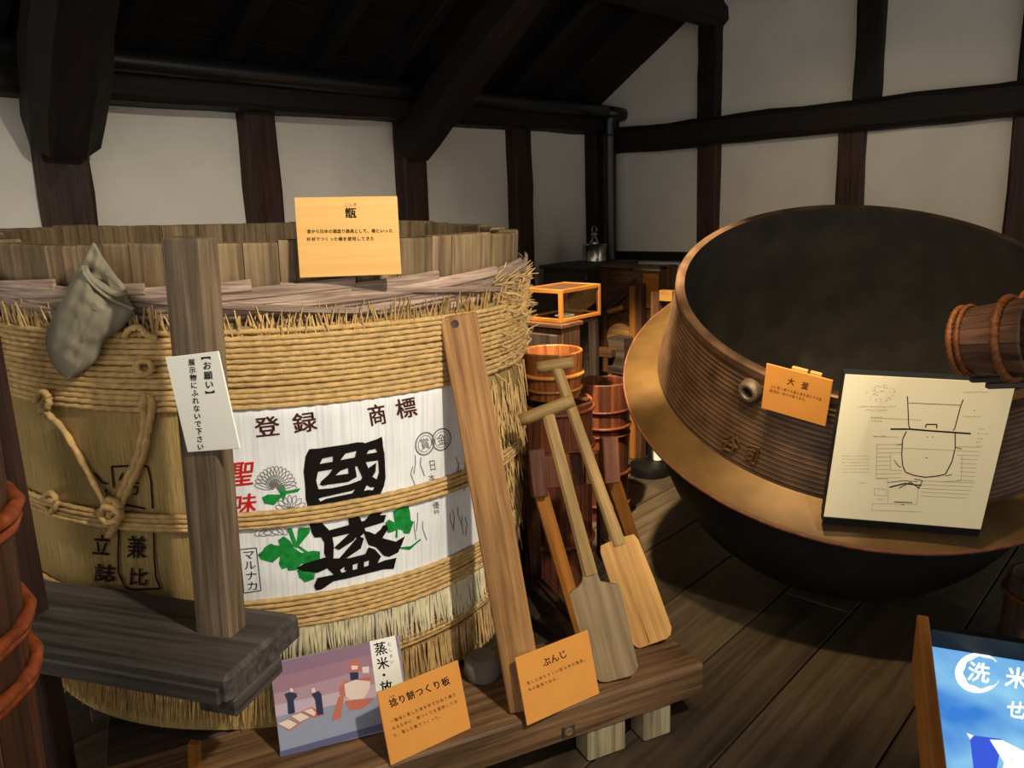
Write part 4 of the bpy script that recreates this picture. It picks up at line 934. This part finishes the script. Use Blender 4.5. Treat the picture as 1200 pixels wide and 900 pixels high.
# ================================================================== LIT SCREEN CONSOLE
Tt, Tb = at(1090, 740, 1.50), at(1118, 905, 1.20)
d_ = ray(1200, 757); P_ = O+d_*((Tt.z-EYE)/d_.z); sxv = (P_-Tt).normalized(); syv = (Tt-Tb); syv = (syv-sxv*syv.dot(sxv)).normalized(); szv = sxv.cross(syv)
Hs = (Tt-Tb).length+.10; Ws = .56
con = empty('screen_console', (Tt.x, Tt.y, 0), 'glowing blue information screen in a wooden frame at the lower right', 'screen')
def sp(a, b, c=0): return Tt+sxv*a-syv*b+szv*c
plank('side_board', sp(-.012, -.028, -.045), sp(-.012, Hs, -.045), .02, .12, szv, M_['orange_wood'], con, .002)
plank('side_board', sp(Ws+.012, -.028, -.045), sp(Ws+.012, Hs, -.045), .02, .12, szv, M_['orange_wood'], con, .002)
plank('bezel', sp(0, -.008, -.02), sp(Ws, -.008, -.02), .016, .05, szv, M_['black'], con, .001)
plank('back_board', sp(Ws/2, -.016, -.06), sp(Ws/2, Hs, -.06), Ws, .03, szv, M_['black'], con, .001)
m, nt, b = newmat('lit_screen'); N = nt.nodes.new; L = nt.links.new
tc = N('ShaderNodeTexCoord'); n1 = N('ShaderNodeTexNoise'); n1.inputs['Scale'].default_value = 5; n1.inputs['Detail'].default_value = 3; L(tc.outputs['Object'], n1.inputs['Vector'])
rp = N('ShaderNodeValToRGB'); e0 = rp.color_ramp.elements; e0[0].position = .35; e0[0].color = lin('#3a82d8'); e0[1].position = .66; e0[1].color = lin('#a8e6fb'); L(n1.outputs['Fac'], rp.inputs['Fac'])
b.inputs['Base Color'].default_value = (0, 0, 0, 1); L(rp.outputs['Color'], b.inputs['Emission Color']); b.inputs['Emission Strength'].default_value = 1.0; b.inputs['Roughness'].default_value = .2
sc_ = plank('screen', sp(Ws/2, 0, -.035), sp(Ws/2, Hs-.005, -.035), Ws, .004, szv, m, con, 0)
ss = lambda d: (lambda x_, y_: onplane(x_, y_, sp(0, 0, -.033+d), szv))
p = Print(ss(.0006), 30); o = (1050, 710); kk = 4.737
arc_o = [(165+15, 240+10)]
pts_o = []; pts_i = []
for i in range(33):
    t = i/32; a = math.radians(-35-t*300); wv = 26*math.sin(math.pi*min(1, t*.9+.08))**.8+2+3*math.sin(i*5)
    pts_o.append((455+128*math.cos(a), 372+112*math.sin(a))); pts_i.append((462+(128-wv*1.5)*math.cos(a), 368+(112-wv*1.3)*math.sin(a)))
p.poly(pts_o+pts_i[::-1], org=o, k=kk)
for a in (('洗', 1050+460/kk, 710+368/kk, 27, 24, 8, True), ('米', 1050+672/kk, 710+400/kk, 28, 26, 8, True), ('せ', 1050+665/kk, 710+575/kk, 22, 24, 8, True), ('ん', 1207, 834, 22, 24, 8, True)): p.cut(); p.glyph(*a)
p.cut()
p.poly([(520, 742), (590, 745), (760, 830), (760, 1000), (560, 1000), (600, 870)], [(640, 850), (650, 850), (650, 860)], org=o, k=kk); p.poly([(392, 705), (430, 720), (412, 742)], org=o, k=kk)
p.split('lit_mark', plain('screen_white', '#f4fbff', .3, emit=1.0), con)
p = Print(ss(.0004), 30); p.poly([(410, 735), (440, 720), (590, 740), (560, 900), (480, 960), (430, 900)], org=o, k=kk)
p.build('screen_picture', plain('screen_deep_blue', '#3a5bd8', .3, emit=.9), con)
pm = sp(Ws/2, Hs*.45, -.09); plank('pedestal', V((pm.x, pm.y, .02)), V((pm.x, pm.y, pm.z)), .14, .10, sxv, M_['black'], con)
boxobj('foot', Matrix.Translation((pm.x, pm.y, .0115)), .34, .34, .02, M_['black'], con)

# ================================================================== FURNITURE IN THE FAR CORNER
# dark cabinet against the wall, and the brown machine frame beside it
ctop = 1.21
cab = empty('dark_cabinet', (-3.1, 4.2, 0), 'dark wooden cabinet standing in the far corner', 'cabinet')
Yc = 4.05
xl, xr = -3.4, ony(702, 330, Yc).x-.10
aabox('body', (xl, Yc, .001), (xr, Yc+.55, ctop-.02), M_['dark_wood'], cab, .004); aabox('top_board', (xl-.02, Yc-.02, ctop-.02), (xr+.02, Yc+.57, ctop+.005), M_['dark_wood'], cab, .004)
for i in range(2): aabox('door', (xl+.02+i*(xr-xl)/2, Yc-.014, .08), (xl+(i+1)*(xr-xl)/2-.01, Yc, ctop-.2), M_['dark_wood'], cab, .004, 'Z')
aabox('drawer', (xl+.02, Yc-.014, ctop-.18), (xr-.02, Yc, ctop-.04), M_['dark_wood'], cab, .004)
P = V((ony(697, 311, Yc+.35).x, Yc+.35, ctop+.006))
can = empty('metal_can', P, 'silver metal oil can with a ringed lid on the dark cabinet', 'can')
MC = Matrix.Translation(P)
lathe('body', [(.001, 0), (.082, 0), (.084, .006), (.082, .012), (.082, .105), (.085, .11), (.082, .116), (.078, .118), (.001, .118)], MC, M_['silver'], can, 32)
lathe('neck', [(.03, .118), (.032, .13), (.02, .142), (.014, .165), (.022, .175), (.022, .185), (.012, .192), (.001, .193)], MC, M_['silver'], can, 20)
ringrope('lifting_ring', .02, 0, .004, MC @ Matrix.Translation((0, 0, .212)) @ Matrix.Rotation(math.pi/2, 4, 'X'), M_['silver'], can, 24, 6, 0, 0)

# brown wooden machine: side board, posts, wheel disc, diagonal
mc = empty('wooden_machine', (-2.75, 4.3, 0), 'old brown wooden machine with posts, a round disc and a slanted board in the corner', 'machine')
Ym = 4.18; zb = .0
def mp(px, py, y=Ym): return ony(px, py, y)
def mbox(name, px0, py0, px1, py1, y, th, mat, axis='Z', zlow=None):
    a, b = ony(px0, py0, y), ony(px1, py1, y); lo = V((a.x, y, b.z if zlow is None else zlow)); hi = V((b.x, y+th, a.z)); return aabox(name, lo, hi, M_[mat], mc, .004, axis)
mbox('side_board', 704, 316, 772, 420, Ym, .03, 'brown_wood', 'X', .35)
mbox('top_rail', 702, 310, 783, 316, Ym-.02, .12, 'brown_wood', 'X')
mbox('end_post', 773, 311, 783, 400, Ym-.02, .10, 'brown_wood', 'Z', .001)
mbox('post', 703, 314, 711, 400, Ym-.02, .05, 'brown_wood', 'Z', .001)
mbox('post', 737, 335, 743, 430, Ym-.10, .06, 'orange_wood', 'Z', .001)
mbox('post', 744, 333, 751, 430, Ym-.08, .06, 'brown_wood', 'Z', .001)
mbox('bright_panel', 753, 320, 771, 362, Ym-.014, .012, 'orange_wood', 'X')
mbox('front_post', 762, 342, 771, 372, Ym-.20, .05, 'brown_wood', 'Z', .7)
mbox('bracket', 763, 352, 770, 362, Ym-.15, .15, 'brown_wood', 'X')
mbox('ledge', 772, 340, 787, 354, Ym-.20, .05, 'pale_wood', 'X')
mbox('cross_rail', 690, 407, 716, 420, Ym-.25, .06, 'brown_wood', 'X')
mbox('inner_box', 712, 395, 731, 440, Ym-.2, .12, 'dark_wood', 'X')
mbox('rear_post', 689, 375, 697, 450, Ym-.3, .05, 'dark_wood', 'Z', .001)
plank('diagonal_board', mp(706, 366, Ym-.03), mp(746, 330, Ym-.03), .05, .025, (0, -1, 0), M_['dark_wood'], mc)
plank('diagonal_brace', mp(712, 366, Ym-.06), mp(730, 360, Ym-.06), .03, .02, (0, -1, 0), M_['orange_wood'], mc)
dc = mp(719, 347, Ym-.004); lathe('disc', [(.001, 0), (.055, 0), (.066, .006), (.070, .012), (.074, .006), (.074, 0)], axisM(dc, (0, -1, 0)), M_['brown_wood'], mc, 32)
lathe('roller', [(.001, 0), (.09, 0), (.09, .03), (.06, .035), (.001, .035)], axisM(mp(728, 395, Ym-.03), (0, -1, 0)), M_['plank'], mc, 28)

# shelf unit that carries the glass case
sh = empty('side_cabinet', (-3.0, 3.4, 0), 'plain brown side cabinet carrying the glass case', 'cabinet')
cc = at(658, 379, 3.55); zc = cc.z
aabox('body', (cc.x-.40, cc.y-.02, .001), (cc.x+.02, cc.y+.11, zc-.022), M_['brown_wood'], sh, .004, 'Z'); aabox('top_board', (cc.x-.41, cc.y-.03, zc-.022), (cc.x+.025, cc.y+.13, zc-.002), M_['brown_wood'], sh, .004)
aabox('door', (cc.x-.38, cc.y-.034, .1), (cc.x-.005, cc.y-.02, zc-.05), M_['dark_wood'], sh, .004, 'Z')
plank('arm', (cc.x-.10, cc.y+.13, zc-.014), (cc.x-.10, cc.y+.30, zc-.014), .16, .022, (0, 0, 1), M_['brown_wood'], sh)
gc = empty('glass_case', cc, 'small glass display case with an orange wooden frame on the side cabinet', 'display case')
gx0, gx1, gy0, gy1, gz0, gz1 = cc.x-.22, cc.x, cc.y, cc.y+.30, zc, zc+.148; f_ = .018
for xx in (gx0, gx1-f_):
    for yy in (gy0, gy1-f_): aabox('frame_post', (xx, yy, gz0), (xx+f_, yy+f_, gz1), M_['orange_wood'], gc, .002, 'Z')
for zz in (gz0, gz1-f_):
    for xx in (gx0, gx1-f_): aabox('frame_rail', (xx, gy0+f_, zz), (xx+f_, gy1-f_, zz+f_), M_['orange_wood'], gc, .002, 'Y')
    for yy in (gy0, gy1-f_): aabox('frame_rail', (gx0+f_, yy, zz), (gx1-f_, yy+f_, zz+f_), M_['orange_wood'], gc, .002, 'X')
aabox('case_floor', (gx0+f_, gy0+f_, gz0+.002), (gx1-f_, gy1-f_, gz0+.010), M_['black'], gc, 0); aabox('case_back', (gx0+.002, gy0+f_, gz0+f_), (gx0+.008, gy1-f_, gz1-f_), M_['black'], gc, 0)
aabox('case_top', (gx0+f_, gy0+f_, gz1-.012), (gx1-f_, gy1-f_, gz1-.004), M_['brown_wood'], gc, 0)
aabox('pane', (gx1-.008, gy0+f_, gz0+f_), (gx1-.005, gy1-f_, gz1-f_), M_['glass'], gc, 0); aabox('pane', (gx0+f_, gy0+.005, gz0+f_), (gx1-f_, gy0+.008, gz1-f_), M_['glass'], gc, 0)
tag(aabox('case_card', (gx1-.12, gy0+.10, gz0+.0105), (gx1-.06, gy0+.17, gz0+.018), M_['white'], None, .001), 'small pale card lying inside the glass case', 'card')

for ob in list(COL.objects):
    if ob.parent is None and ob.name.split('.')[0] == 'name_card': ob['group'] = 'orange name cards'
    if ob.parent is None and ob.name.split('.')[0] == 'lying_bucket': ob['group'] = 'hooped buckets on the rack'

# block of wood on the floor between plank and trestle
P = onz(607, 640, 0); P = V((P.x+.03, P.y-.10, 0))
bw = empty('wooden_block', (P.x, P.y, 0), 'orange-brown wooden block on the floor between the plank and trestle', 'block')
boxobj('block', axisM((P.x, P.y, .15), (0, 0, 1), hx), .18, .16, .298, M_['brown_wood'], bw, .006)
boxobj('cap', axisM((P.x, P.y, .31), (0, 0, 1), hx), .20, .18, .022, M_['orange_wood'], bw, .004)
